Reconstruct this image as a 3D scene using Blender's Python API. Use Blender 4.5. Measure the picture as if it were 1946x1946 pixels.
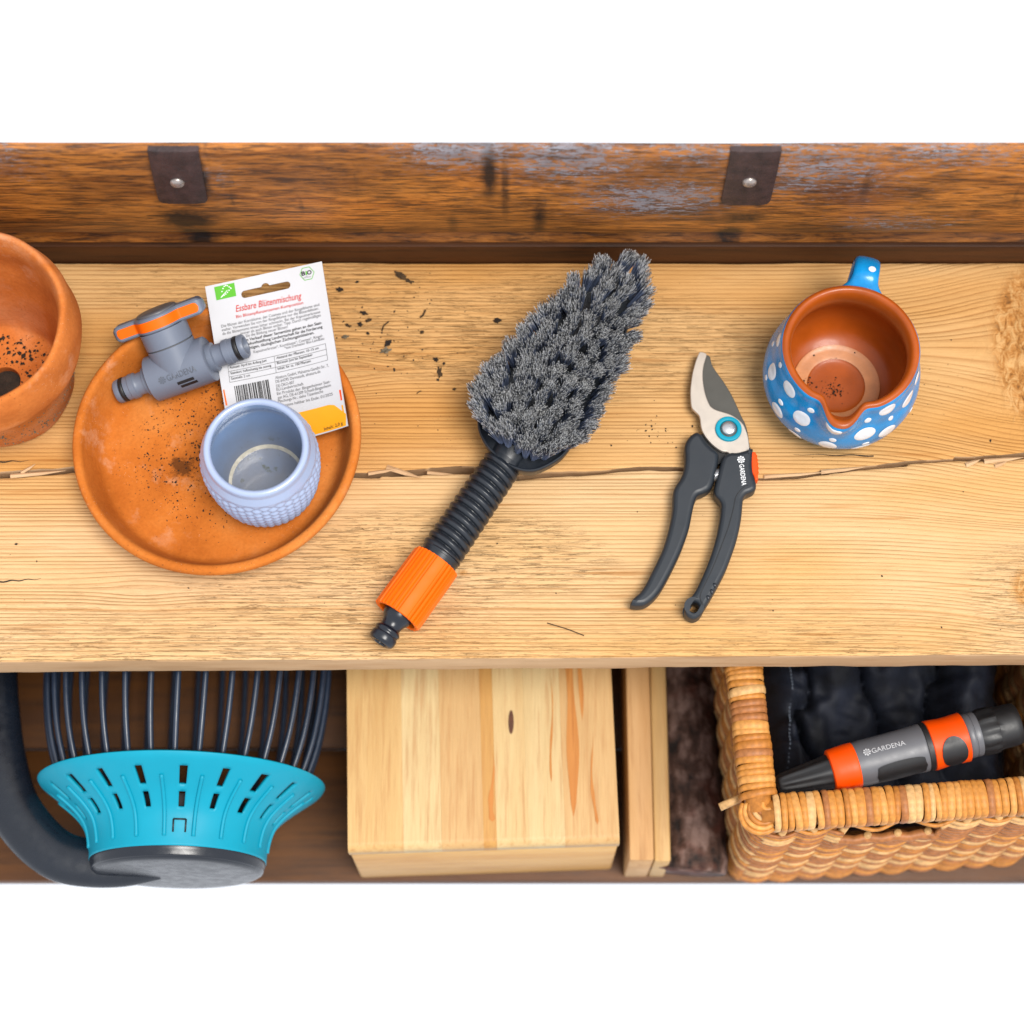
import bpy, bmesh, math, random
import numpy as np
from mathutils import Vector, Matrix
R_ = math.radians
random.seed(7); rng = np.random.default_rng(7)
scene = bpy.context.scene
for o in list(bpy.data.objects): bpy.data.objects.remove(o)

# ------------------------------------------------------------------ camera, sky, sun, exposure
TH = R_(19.3); DIST = 1.50; FPX = 3784.0; CPX = 973.0          # 70 mm lens on a 36 mm square sensor, 1946 px
CAM = Vector((0, -DIST*math.sin(TH), DIST*math.cos(TH)))
cam = bpy.data.cameras.new('camera'); cam.lens = 36*FPX/1946; cam.sensor_width = 36; cam.clip_end = 100
cam.dof.use_dof = True; cam.dof.focus_distance = 1.475; cam.dof.aperture_fstop = 3.6
camo = bpy.data.objects.new('camera', cam); scene.collection.objects.link(camo)
camo.location = CAM; camo.rotation_euler = (TH, 0, 0); scene.camera = camo
world = bpy.data.worlds.new('World'); scene.world = world; world.use_nodes = True
bg = world.node_tree.nodes['Background']; bg.inputs[0].default_value = (1.0, 1.04, 1.12, 1); bg.inputs[1].default_value = .76   # even white overcast sky
sun = bpy.data.lights.new('sun', 'SUN'); sun.energy = 3.0; sun.angle = R_(26); sun.color = (1, .96, .90)
suno = bpy.data.objects.new('sun', sun); scene.collection.objects.link(suno)
suno.rotation_euler = (R_(14), R_(16), 0)
scene.view_settings.view_transform = 'Standard'; scene.view_settings.look = 'None'
scene.view_settings.exposure = 0.50; scene.view_settings.gamma = 1
scene.render.engine = 'CYCLES'

def ray(px, py):
    return Vector((0, math.sin(TH), -math.cos(TH)))*FPX + Vector((1, 0, 0))*(px-CPX) + Vector((0, math.cos(TH), math.sin(TH)))*(CPX-py)
def P(px, py, z=0.0):
    d = ray(px, py); return CAM + d*((z-CAM.z)/d.z)
def PY(px, py, Y):
    d = ray(px, py); return CAM + d*((Y-CAM.y)/d.y)
def proj(v):
    d = Vector(v)-CAM
    zc = d.dot(Vector((0, math.sin(TH), -math.cos(TH))))
    return CPX+FPX*d.x/zc, CPX-FPX*d.dot(Vector((0, math.cos(TH), math.sin(TH))))/zc

# ------------------------------------------------------------------ helpers
def link(o): scene.collection.objects.link(o); return o
ORG = {}
def thing(name, label, cat, loc, group=None):
    o = bpy.data.objects.new(name, None); o.empty_display_size = .02; o.location = loc; link(o)
    o['label'] = label; o['category'] = cat
    if group: o['group'] = group
    ORG[o.name] = Vector(loc); return o
def tag(o, label, cat, group=None):
    o['label'] = label; o['category'] = cat
    if group: o['group'] = group
    return o
def mk(name, V, F, mat, parent=None, smooth=True, base=None, label=None, auto=None):
    """V are world coordinates; the mesh is stored relative to its thing's base."""
    org = ORG[parent.name] if parent else Vector(base if base is not None else (0, 0, 0))
    V = np.asarray(V, dtype=float).reshape(-1, 3) - np.array(org)
    me = bpy.data.meshes.new(name); me.from_pydata(V.tolist(), [], [list(f) for f in F])
    if mat:
        for m in (mat if isinstance(mat, (list, tuple)) else [mat]): me.materials.append(m)
    if smooth: me.polygons.foreach_set('use_smooth', [True]*len(me.polygons))
    me.update()
    if auto is not None and smooth: me.set_sharp_from_angle(angle=R_(auto))
    o = link(bpy.data.objects.new(name, me))
    if parent: o.parent = parent
    else: o.location = org
    ORG[o.name] = org
    if label: o['label'] = label
    return o
def frame(origin, z, x=None):
    z = Vector(z).normalized()
    if x is None: x = Vector((1, 0, 0)) if abs(z.x) < .9 else Vector((0, 1, 0))
    x = Vector(x); x = (x - z*x.dot(z)).normalized(); y = z.cross(x)
    return np.array([[x.x, y.x, z.x, origin[0]], [x.y, y.y, z.y, origin[1]], [x.z, y.z, z.z, origin[2]], [0, 0, 0, 1.]])
def tf(M, V): V = np.asarray(V, float).reshape(-1, 3); return V @ M[:3, :3].T + M[:3, 3]
def grid_faces(nr, nc, wrap=True, off=0):
    F = []
    for i in range(nr-1):
        for j in range(nc if wrap else nc-1):
            k = (j+1) % nc
            F.append((off+i*nc+j, off+i*nc+k, off+(i+1)*nc+k, off+(i+1)*nc+j))
    return F
def lathe(prof, n=64, rfn=None):
    V = []; a = np.linspace(0, 2*np.pi, n, endpoint=False)
    for (r, z) in prof:
        rr = np.full(n, r) if rfn is None else rfn(a, r, z)
        V.append(np.stack([rr*np.cos(a), rr*np.sin(a), np.full(n, z)], 1))
    return np.concatenate(V), grid_faces(len(prof), n)
def rounded(prof, k=3, it=2):
    """Chaikin smoothing of an open profile"""
    p = np.array(prof, float)
    for _ in range(it):
        q = .75*p[:-1]+.25*p[1:]; r = .25*p[:-1]+.75*p[1:]
        m = np.empty((2*len(q), 2)); m[0::2] = q; m[1::2] = r
        p = np.concatenate([p[:1], m, p[-1:]])
    return [tuple(x) for x in p]
def tube(pts, r, n=8, cap=True, flat=None):
    pts = [Vector(p) for p in pts]; V = []; m = len(pts)
    rs = r if hasattr(r, '__len__') else [r]*m
    prev = None
    for i, p in enumerate(pts):
        t = (pts[min(i+1, m-1)]-pts[max(i-1, 0)]).normalized()
        if prev is None:
            a = Vector((0, 0, 1)) if abs(t.z) < .9 else Vector((1, 0, 0))
        else: a = prev
        a = (a-t*a.dot(t)).normalized(); b = t.cross(a); prev = a
        for j in range(n):
            c = 2*math.pi*j/n
            V.append(p+a*math.cos(c)*rs[i]*(flat or 1)+b*math.sin(c)*rs[i])
    F = grid_faces(m, n)
    if cap: F += [tuple(reversed(range(n))), tuple(range((m-1)*n, m*n))]
    return [tuple(v) for v in V], F
def spline(pts, per=8, closed=False):
    p = np.array(pts, float); n = len(p); out = []
    for i in range(n if closed else n-1):
        if closed: a, b, c, d = p[(i-1) % n], p[i], p[(i+1) % n], p[(i+2) % n]
        else: a, b, c, d = p[max(i-1, 0)], p[i], p[i+1], p[min(i+2, n-1)]
        for t in np.linspace(0, 1, per, endpoint=False):
            out.append(.5*((2*b)+(-a+c)*t+(2*a-5*b+4*c-d)*t*t+(-a+3*b-3*c+d)*t**3))
    if not closed: out.append(p[-1])
    return np.array(out)
def box(x0, x1, y0, y1, z0, z1, bev=0):
    bm = bmesh.new(); bmesh.ops.create_cube(bm, size=1)
    for v in bm.verts: v.co = Vector(((x0+x1)/2+v.co.x*(x1-x0), (y0+y1)/2+v.co.y*(y1-y0), (z0+z1)/2+v.co.z*(z1-z0)))
    if bev: bmesh.ops.bevel(bm, geom=list(bm.edges), offset=bev, segments=2, affect='EDGES', profile=.5)
    bm.verts.index_update()
    V = [tuple(v.co) for v in bm.verts]; F = [[v.index for v in f.verts] for f in bm.faces]; bm.free(); return V, F
def join(*parts):
    V = []; F = []
    for v, f in parts:
        o = len(V); V += [tuple(x) for x in v]; F += [tuple(i+o for i in q) for q in f]
    return V, F
def disc(fn, c, r, n=20, ry=None):
    V = [fn(c[0]+r*math.cos(2*math.pi*i/n), c[1]+(ry or r)*math.sin(2*math.pi*i/n)) for i in range(n)]
    return V, [tuple(range(n))]
def ring2(fn, c, r0, r1, n=28):
    V = [fn(c[0]+r*math.cos(2*math.pi*i/n), c[1]+r*math.sin(2*math.pi*i/n)) for r in (r0, r1) for i in range(n)]
    return V, grid_faces(2, n)
PENDING = []
def outline(name, loops, mat, parent, z0, z1, bev, fn=None, res=3, label=None):
    """closed 2-D loops (first outer, then holes) in world x,y -> bevelled solid between z0 and z1"""
    cu = bpy.data.curves.new(name, 'CURVE'); cu.dimensions = '2D'; cu.fill_mode = 'BOTH'
    for lp in loops:
        s = cu.splines.new('POLY'); s.points.add(len(lp)-1); s.use_cyclic_u = True
        for q, p in zip(s.points, lp): q.co = (p[0], p[1], 0, 1)
    h = (z1-z0)/2; cu.extrude = max(h-bev, 0); cu.bevel_depth = bev; cu.bevel_resolution = res; cu.offset = -bev
    zc = (z0+z1)/2
    PENDING.append((name, cu, (fn or (lambda x, y, z: (x, y, z+zc))), mat, parent, True, None, label))
def text(name, s, mat, parent, fn, size=1.0, width=None, bold=0, shear=0, ext=0):
    """fn(x, y, z): text plane (x along the line from its left end, y up from the baseline) -> world"""
    cu = bpy.data.curves.new(name, 'FONT'); cu.body = s; cu.size = size; cu.offset = bold*size; cu.shear = shear
    cu.resolution_u = 3; cu.extrude = ext
    PENDING.append((name, cu, fn, mat, parent, False, width, None))
def flush():
    tmp = [link(bpy.data.objects.new('tmp', c[1])) for c in PENDING]
    dg = bpy.context.evaluated_depsgraph_get(); dg.update()
    for o, (name, cu, fn, mat, parent, sm, width, label) in zip(tmp, PENDING):
        me = bpy.data.meshes.new_from_object(o.evaluated_get(dg))
        n = len(me.vertices); co = np.empty(n*3); me.vertices.foreach_get('co', co); co = co.reshape(-1, 3)
        if width:
            w = co[:, 0].max()-co[:, 0].min(); co[:, 0] = (co[:, 0]-co[:, 0].min())*(width/w)
        W = np.array([fn(*c) for c in co])
        F = [tuple(p.vertices) for p in me.polygons]
        mk(name, W, F, mat, parent, smooth=sm, auto=35 if sm else None, label=label)
        bpy.data.meshes.remove(me)
    for o in tmp: bpy.data.objects.remove(o)
    PENDING.clear()

def vnoise(x, y, seed=0, oct=4):
    """cheap smooth noise for arrays, about -1..1"""
    r = np.random.default_rng(seed); s = 0; a = 1; t = 0
    for o in range(oct):
        for _ in range(4):
            th = r.uniform(0, 2*np.pi); f = 2**o*r.uniform(.7, 1.3)
            s = s+a*np.sin(f*(x*np.cos(th)+y*np.sin(th))+r.uniform(0, 6.28))
        t += a*2.2; a *= .55
    return s/t

# ------------------------------------------------------------------ materials
class NT:
    def __init__(s, name):
        s.m = bpy.data.materials.new(name); s.m.use_nodes = True; s.t = s.m.node_tree
        s.b = s.t.nodes['Principled BSDF']; s.co = s.n('ShaderNodeTexCoord').outputs['Object']
    def n(s, typ, ins=None, **at):
        nd = s.t.nodes.new(typ)
        for k, v in at.items(): setattr(nd, k, v)
        for k, v in (ins or {}).items():
            if isinstance(v, bpy.types.NodeSocket): s.t.links.new(v, nd.inputs[k])
            else: nd.inputs[k].default_value = v
        return nd
    def noise(s, scale, stretch=(1, 1, 1), detail=4, rough=.55, dist=0, co=None, off=(0, 0, 0)):
        mp = s.n('ShaderNodeMapping', {'Vector': co or s.co, 'Scale': stretch, 'Location': off}).outputs[0]
        return s.n('ShaderNodeTexNoise', {'Vector': mp, 'Scale': scale, 'Detail': detail, 'Roughness': rough, 'Distortion': dist}).outputs[0]
    def voro(s, scale, stretch=(1, 1, 1), co=None, feature='F1'):
        mp = s.n('ShaderNodeMapping', {'Vector': co or s.co, 'Scale': stretch}).outputs[0]
        return s.n('ShaderNodeTexVoronoi', {'Vector': mp, 'Scale': scale}, feature=feature)
    def math(s, op, a, b=0.0, c=0.0):
        return s.n('ShaderNodeMath', {0: a, 1: b, 2: c}, operation=op).outputs[0]
    def ramp(s, f, stops, mode='LINEAR'):
        r = s.n('ShaderNodeValToRGB', {0: f}); e = r.color_ramp.elements; r.color_ramp.interpolation = mode
        while len(e) < len(stops): e.new(.5)
        for q, (p, c) in zip(e, stops):
            q.position = p; q.color = (c, c, c, 1) if not hasattr(c, '__len__') else (*c, 1)
        return r.outputs[0]
    def mix(s, f, a, b, mode='MIX'):
        nd = s.n('ShaderNodeMix', data_type='RGBA', blend_type=mode)
        for i, v in ((0, f), (6, a), (7, b)):
            if isinstance(v, bpy.types.NodeSocket): s.t.links.new(v, nd.inputs[i])
            elif i == 0: nd.inputs[0].default_value = v
            else: nd.inputs[i].default_value = (*v, 1)
        return nd.outputs[2]
    def attr(s, name): return s.n('ShaderNodeAttribute', attribute_name=name).outputs['Fac']
    def set(s, **k):
        for a, v in k.items():
            nm = {'col': 'Base Color', 'rough': 'Roughness', 'metal': 'Metallic', 'spec': 'Specular IOR Level', 'coat': 'Coat Weight', 'coatr': 'Coat Roughness', 'sub': 'Subsurface Weight'}[a]
            if isinstance(v, bpy.types.NodeSocket): s.t.links.new(v, s.b.inputs[nm])
            elif hasattr(v, '__len__'): s.b.inputs[nm].default_value = (*v, 1)
            else: s.b.inputs[nm].default_value = v
        return s
    def bump(s, h, dist=.001, st=.5):
        s.t.links.new(s.n('ShaderNodeBump', {'Height': h, 'Distance': dist, 'Strength': st}).outputs[0], s.b.inputs['Normal']); return s
def lin(r, g, b):
    f = lambda c: (c/255/12.92) if c <= 10 else ((c/255+.055)/1.055)**2.4
    c = (f(r), f(g), f(b)); L = .3*c[0]+.55*c[1]+.15*c[2]
    return tuple(max(0., (L+(x-L)*1.03)*.75) for x in c)
def plain(name, col, rough=.5, var=.12, vs=60, bs=900, bd=.0002, bst=.25, **k):
    t = NT(name); n = t.noise(vs)
    c = t.mix(t.ramp(n, [(.3, 0.), (.7, 1.)]), tuple(x*(1-var) for x in col), tuple(min(1, x*(1+var)) for x in col))
    t.set(col=c, rough=t.ramp(t.noise(vs*3), [(.3, max(0, rough-.07)), (.7, min(1, rough+.07))]), **k)
    if bst: t.bump(t.noise(bs), bd, bst)
    return t.m

def m_bench(name, pale, gold, amber):
    t = NT(name); g = t.attr('grain'); k = t.attr('knot'); rg = t.attr('torn')
    wob = t.noise(1, (7, 110, 1), 3, .45)
    g2 = t.math('MULTIPLY_ADD', t.math('SUBTRACT', wob, .5), .0022, g)
    n1 = t.n('ShaderNodeTexNoise', {'W': t.math('MULTIPLY', g2, 60.), 'Scale': 1., 'Detail': 2.}, noise_dimensions='1D').outputs[0]
    h = t.math('MULTIPLY_ADD', n1, 3.0, t.math('MULTIPLY', g2, 300.))
    L = t.ramp(t.math('FRACT', h), [(0, .35), (.12, 0.), (.5, .06), (.78, .45), (.93, 1.), (1, .35)])
    st = t.ramp(t.noise(1, (4, 45, 1), 3, off=(3, 1, 0)), [(.34, .45), (.62, 1.)])
    Ls = t.math('MULTIPLY', L, st)
    fib = t.noise(1, (45, 2200, 1), 4, .65)
    fib2 = t.noise(1, (160, 1500, 1), 3, .6, off=(5, 2, 0))
    big = t.ramp(t.noise(1, (3.0, 12, 1), 3, off=(1, 4, 0)), [(.38, 0.), (.66, 1.)])
    c = t.mix(big, pale, gold)
    c = t.mix(t.math('MULTIPLY', Ls, .70), c, amber)
    c = t.mix(.45, c, t.ramp(fib, [(.3, (.66, .6, .52)), (.55, (1., 1., 1.)), (.8, (1.12, 1.12, 1.12))]), 'MULTIPLY')
    # resin streaks
    c = t.mix(t.math('MULTIPLY', t.ramp(t.noise(1, (7, 170, 1), 2, off=(8, 3, 0)), [(.66, 0.), (.74, 1.)]), .5), c, amber)
    # torn fibre dashes
    dash = t.math('MULTIPLY', rg, t.ramp(t.noise(1, (38, 900, 1), 5, .7, .8, off=(2, 7, 0)), [(.57, 0.), (.61, 1.)]))
    c = t.mix(t.math('MULTIPLY', dash, .45), c, tuple(x*.8 for x in amber))
    hi = t.math('MULTIPLY', rg, t.ramp(t.noise(1, (50, 900, 1), 5, .7, .5, off=(6, 1, 0)), [(.58, 0.), (.68, 1.)]))
    c = t.mix(t.math('MULTIPLY', hi, .5), c, tuple(min(.9, x*1.35) for x in pale))
    # knots
    kn = t.noise(1, (160, 90, 1), 5, .7, 1.)
    kc = t.ramp(kn, [(.3, lin(104, 70, 44)), (.45, lin(190, 130, 70)), (.62, lin(224, 176, 118)), (.8, lin(206, 150, 90))])
    c = t.mix(t.ramp(t.math('MULTIPLY_ADD', t.math('SUBTRACT', kn, .5), .5, k), [(.42, 0.), (.6, 1.)]), c, kc)
    # speckled dirt
    v = t.voro(330).outputs['Distance']; dm = t.math('MULTIPLY', t.ramp(v, [(.07, 1.), (.13, 0.)]), t.ramp(t.noise(14, detail=3), [(.60, 0.), (.7, 1.)]))
    c = t.mix(t.math('MULTIPLY', dm, .85), c, (.05, .03, .015))
    hgt = t.math('MULTIPLY_ADD', Ls, -.9, t.math('MULTIPLY', fib, .45))
    hgt = t.math('MULTIPLY_ADD', t.math('SUBTRACT', hi, dash), 1.3, hgt)
    hgt = t.math('MULTIPLY_ADD', fib2, .3, hgt)
    hgt = t.math('MULTIPLY_ADD', t.math('MULTIPLY', kn, k), 5., hgt)
    t.set(col=c, rough=.75, spec=.1).bump(hgt, .0008, .85); return t.m
def m_wood(name, cols, axis=0, lines=220, rough=.6, st=.5, bd=.0004, soft=False):
    """simple boards: grain along axis 0 (x) or 1 (y)"""
    t = NT(name); S = (lambda a, b: (a, b, b) if axis == 0 else (b, a, b))
    a = t.ramp(t.noise(1, S(3, 40), 4, .6), [(.32, 0.), (.68, 1.)]); b = t.noise(1, S(12, lines), 4, .65, off=(2, 2, 2)); f = t.noise(1, S(30, 1800), 3)
    c = t.mix(a, cols[0], cols[1]); c = t.mix(t.math('MULTIPLY', t.ramp(b, [(.5, 0.), (.68, 1.)]), st), c, cols[2])
    c = t.mix(.4, c, t.ramp(f, [(.3, (.7, .66, .6)), (.6, (1.05, 1.05, 1.05))]), 'MULTIPLY')
    t.set(col=c, rough=rough, spec=.3).bump(t.math('MULTIPLY_ADD', b, -.5, f), bd, .5); return t.m
def m_old(name):
    t = NT(name); st = t.attr('stain'); pa = t.attr('paint')
    a = t.noise(1, (11, 64, 64), 7, .72, .8); b = t.noise(1, (36, 330, 330), 5, .7, .4, off=(1, 2, 3)); f = t.noise(1, (70, 1300, 1300), 4)
    c = t.ramp(a, [(.25, lin(78, 44, 16)), (.40, lin(152, 90, 34)), (.55, lin(208, 132, 58)), (.68, lin(166, 104, 46)), (.8, lin(108, 66, 32))])
    c = t.mix(t.math('MULTIPLY', t.ramp(b, [(.46, 0.), (.60, 1.)]), .8), c, lin(56, 33, 18))
    c = t.mix(.5, c, t.ramp(f, [(.3, (.55, .5, .45)), (.6, (1.1, 1.1, 1.1))]), 'MULTIPLY')
    c = t.mix(.75, c, t.ramp(t.noise(1, (7, 22, 22), 4, .6, off=(2, 9, 5)), [(.36, (.42, .38, .36)), (.52, (1., 1., 1.)), (.7, (1.25, 1.15, 1.0))]), 'MULTIPLY')
    # vertical drips and smudges
    d = t.ramp(t.noise(1, (55, 9, 9), 4, .6, off=(4, 0, 1)), [(.6, 0.), (.72, 1.)])
    c = t.mix(t.math('MULTIPLY', t.math('MULTIPLY', d, t.ramp(t.noise(9), [(.45, 0.), (.58, 1.)])), .75), c, lin(40, 26, 18))
    # flaking grey paint: only where the paint attribute leaves some
    fl = t.math('ADD', t.noise(1, (130, 430, 430), 8, .78, .3, off=(7, 3, 2)), t.math('MULTIPLY', t.math('SUBTRACT', pa, .5), .25))
    fm = t.ramp(fl, [(.575, 0.), (.60, 1.)])
    pc = t.ramp(t.noise(1, (40, 130, 130), 4), [(.35, lin(116, 118, 128)), (.6, lin(164, 174, 190))])
    c = t.mix(t.math('MULTIPLY', fm, .7), c, pc)
    haze = t.ramp(t.math('ADD', fl, t.math('MULTIPLY', f, .2)), [(.55, 0.), (.8, 1.)])
    c = t.mix(t.math('MULTIPLY', haze, .4), c, lin(140, 130, 128))
    sn = t.math('MULTIPLY', st, t.ramp(t.noise(1, (70, 60, 60), 5, .7), [(.3, .55), (.55, 1.)]))
    c = t.mix(t.ramp(sn, [(.2, 0.), (.75, .93)]), c, lin(20, 14, 12))
    t.set(col=c, rough=.5, spec=.4).bump(t.math('MULTIPLY_ADD', fm, .6, t.math('MULTIPLY_ADD', b, -.4, f)), .0006, .6); return t.m
def m_terra(name, c0, c1, c2, dirt=.5, smear=None):
    t = NT(name); a = t.noise(16, detail=5, rough=.6); b = t.noise(420, detail=3)
    c = t.ramp(a, [(.28, c0), (.5, c1), (.74, c2)])
    c = t.mix(.35, c, t.ramp(b, [(.3, (.75, .7, .66)), (.65, (1.1, 1.1, 1.1))]), 'MULTIPLY')
    band = t.noise(1, (8, 8, 420), 2)
    c = t.mix(t.math('MULTIPLY', t.ramp(band, [(.55, 0.), (.7, 1.)]), .25), c, c0)
    v = t.voro(520).outputs['Distance']
    c = t.mix(t.math('MULTIPLY', t.ramp(v, [(.06, 1.), (.11, 0.)]), t.ramp(t.noise(30, off=(2, 0, 0)), [(.5, 0.), (.6, .8)])), c, (.75, .55, .42))
    v2 = t.voro(300).outputs['Distance']
    dm = t.math('MULTIPLY', t.ramp(v2, [(.1, 1.), (.2, 0.)]), t.ramp(t.noise(26, off=(5, 5, 0)), [(.52, 0.), (.64, 1.)]))
    c = t.mix(t.math('MULTIPLY', dm, dirt), c, (.05, .025, .012))
    bl_ = t.math('MULTIPLY', t.ramp(t.noise(38, detail=6, rough=.7, off=(9, 2, 4)), [(.54, 0.), (.68, 1.)]), t.ramp(t.noise(9, off=(1, 7, 3)), [(.42, 0.), (.6, 1.)]))
    c = t.mix(t.math('MULTIPLY', bl_, .38), c, lin(236, 190, 156))
    if smear:
        for (mx, my, rad) in smear:
            d_ = t.n('ShaderNodeVectorMath', {0: t.co, 1: (mx, my, .008)}, operation='DISTANCE').outputs['Value']
            q_ = t.math('ADD', t.math('MULTIPLY', d_, -1/rad), t.math('MULTIPLY', t.noise(110, detail=7, rough=.75, off=(3, 3, 1)), 1.9))
            c = t.mix(t.math('MULTIPLY', t.ramp(q_, [(.30, 0.), (.62, 1.)]), .75), c, lin(58, 34, 18))
    t.set(col=c, rough=.85, spec=.12).bump(t.math('MULTIPLY_ADD', t.noise(60, detail=5), 1.5, b), .0004, .6); return t.m

M = {}
PALE, GOLD, AMBER = lin(224, 182, 122), lin(212, 156, 84), lin(166, 104, 42)
M['bench_back'] = m_bench('rough_pine_golden', lin(227, 183, 128), lin(213, 158, 94), lin(164, 102, 46))
M['bench_front'] = m_bench('rough_pine_pale', lin(230, 194, 148), lin(222, 176, 118), lin(176, 116, 58))
M['bench_face'] = m_wood('sawn_pine_edge', (lin(222, 186, 146), lin(206, 166, 124), lin(176, 128, 84)), 0, 90, .7, .5)
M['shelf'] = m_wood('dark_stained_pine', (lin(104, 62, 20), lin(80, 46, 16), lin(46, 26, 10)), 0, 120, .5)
M['old'] = m_old('weathered_brown_wood')
M['strap'] = plain('painted_iron', lin(58, 40, 38), .5, .5, 130, 500, .0006, .8)
M['rivet'] = plain('worn_steel', lin(176, 166, 160), .3, .3, 300, 700, .0004, .5, metal=.7)
M['terra'] = m_terra('terracotta_saucer', lin(172, 92, 34), lin(202, 116, 50), lin(218, 138, 72), .7, [(.012, -.010, .030), (.0, .018, .022), (-.03, -.012, .016)])
M['terra_pot'] = m_terra('terracotta_pot', lin(178, 94, 42), lin(208, 122, 62), lin(226, 154, 106), .6)
M['soil'] = plain('dry_soil', lin(44, 32, 22), .95, .5, 200, 900, .001, .8)
M['crumb'] = plain('soil_crumb', lin(74, 54, 30), .95, .5, 200, 900, .001, .8)
M['crumb_grey'] = plain('grey_soil_crumb', lin(118, 106, 86), .95, .5, 300, 900, .001, .8)
M['cup'] = plain('pale_blue_glaze', lin(166, 180, 210), .3, .05, 20, 60, .0004, .05, coat=.3)
M['cup_in'] = None
M['grey_plastic'] = plain('grey_plastic', lin(112, 120, 136), .42, .05, 30, 2500, .0001, .25)
M['grey_plastic2'] = plain('grey_plastic_dark', lin(98, 98, 102), .42, .06, 30, 2500, .0001, .25)
M['emboss'] = plain('grey_plastic_lettering', lin(92, 97, 108), .45, .05, 30, 2500, .0001, 0)
M['orange'] = plain('orange_plastic', lin(252, 110, 0), .5, .04, 30, 2200, .0001, .2, spec=.2)
M['redorange'] = plain('red_orange_plastic', lin(246, 82, 8), .45, .04, 30, 2200, .0001, .2, spec=.25)
M['black'] = plain('black_rubber', lin(22, 22, 24), .5, .1, 60, 1500, .0001, .2)
M['charcoal'] = plain('charcoal_plastic', lin(30, 35, 42), .34, .06, 40, 3500, .0001, .3)
M['softgrip'] = plain('charcoal_soft_grip', lin(38, 43, 49), .45, .06, 40, 3500, .0001, .3, spec=.4)
M['dark_plastic'] = plain('dark_blue_grey_plastic', lin(20, 26, 36), .28, .08, 40, 2500, .0001, .2)
M['print_dark'] = plain('dark_print', lin(104, 104, 106), .6, .02, 30, 10, .0001, 0)
M['print_black'] = plain('black_print', lin(22, 22, 24), .6, .02, 30, 10, .0001, 0)
M['print_red'] = plain('red_print', lin(206, 44, 34), .6, .02, 30, 10, .0001, 0)
M['print_green'] = plain('green_print', lin(86, 178, 26), .6, .02, 30, 10, .0001, 0)
M['print_white'] = plain('white_print', lin(240, 240, 240), .6, .02, 30, 10, .0001, 0)
M['print_pale'] = plain('pale_grey_print', lin(196, 196, 198), .6, .02, 30, 10, .0001, 0)
M['print_yellow'] = plain('yellow_orange_print', lin(246, 166, 16), .5, .04, 30, 10, .0001, 0)
M['paper'] = plain('white_paper', lin(204, 204, 208), .5, .02, 40, 900, .0002, .15)
M['steel'] = plain('brushed_steel', lin(216, 204, 190), .36, .04, 60, 1800, .0001, .3, metal=.45)
M['coated'] = plain('grey_coated_blade', lin(78, 76, 70), .45, .08, 60, 1800, .0001, .3)
M['bolt'] = plain('zinc_bolt', lin(206, 206, 208), .28, .05, 60, 1800, .0001, .3, metal=.8)
M['turq'] = plain('turquoise_plastic', lin(0, 150, 176), .5, .04, 30, 2200, .0001, .2, spec=.25)
M['wire'] = plain('dark_blue_wire', lin(34, 46, 64), .35, .08, 60, 2000, .0001, .2)
M['mug_blue'] = plain('blue_glaze', lin(0, 138, 204), .25, .22, 60, 40, .0005, .1, spec=.35, coat=.15, coatr=.08)
M['mug_clay'] = plain('clear_glazed_clay', lin(172, 82, 28), .36, .2, 30, 300, .0003, .2, spec=.25, coat=.1, coatr=.12)
M['mug_white'] = plain('white_slip_dot', lin(226, 232, 240), .2, .06, 200, 200, .0004, .2, coat=.5)
M['fabric'] = plain('black_navy_fabric', lin(22, 27, 40), .65, .6, 40, 2500, .0005, .8, spec=.35)
M['stitch'] = plain('grey_stitching', lin(120, 130, 145), .8, .1, 300, 900, .0002, 0)
def m_bark():
    t = NT('dark_bark'); v = t.voro(1, (120, 45, 120)).outputs['Distance']; n = t.noise(46, detail=5, rough=.6)
    h = t.math('SUBTRACT', t.math('MULTIPLY', n, 1.6), t.math('MULTIPLY', v, .55))
    c = t.ramp(h, [(.2, lin(30, 20, 16)), (.48, lin(84, 60, 50)), (.75, lin(134, 108, 98))])
    c = t.mix(t.ramp(t.noise(24, off=(4, 1, 1)), [(.5, 0.), (.62, .6)]), c, lin(96, 44, 28))
    t.set(col=c, rough=.75, spec=.3).bump(h, .003, .9); return t.m
M['bark'] = m_bark()
M['board'] = m_wood('pale_batten', (lin(216, 174, 124), lin(200, 152, 98), lin(160, 108, 60)), 1, 200)
for i, (a, b) in enumerate([((226, 186, 126), (216, 170, 106)), ((230, 202, 150), (222, 188, 132)), ((222, 182, 126), (212, 166, 108)), ((218, 168, 98), (206, 148, 76)), ((230, 200, 146), (222, 184, 126))]):
    M['lam%d' % i] = m_wood('laminated_pine_%s' % 'abcde'[i], (lin(*[x*.95 for x in a]), lin(*[x*.93 for x in b]), lin(172, 112, 56)), 1, 240, .5, .45)
M['lam_face'] = m_wood('pine_front_board', (lin(226, 180, 112), lin(212, 158, 88), lin(176, 116, 52)), 0, 160, .5, .5)
M['resin'] = m_wood('resin_streaked_pine', (lin(190, 116, 50), lin(208, 144, 76), lin(160, 92, 36)), 1, 300, .5, .5)
for i, c in enumerate([(200, 134, 64), (212, 150, 82), (184, 118, 54), (214, 168, 112), (168, 108, 62)]):
    M['cane%d' % i] = plain('wicker_cane_%s' % 'abcde'[i], lin(*c), .5, .3, 200, 500, .0003, .4, spec=.3)
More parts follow.
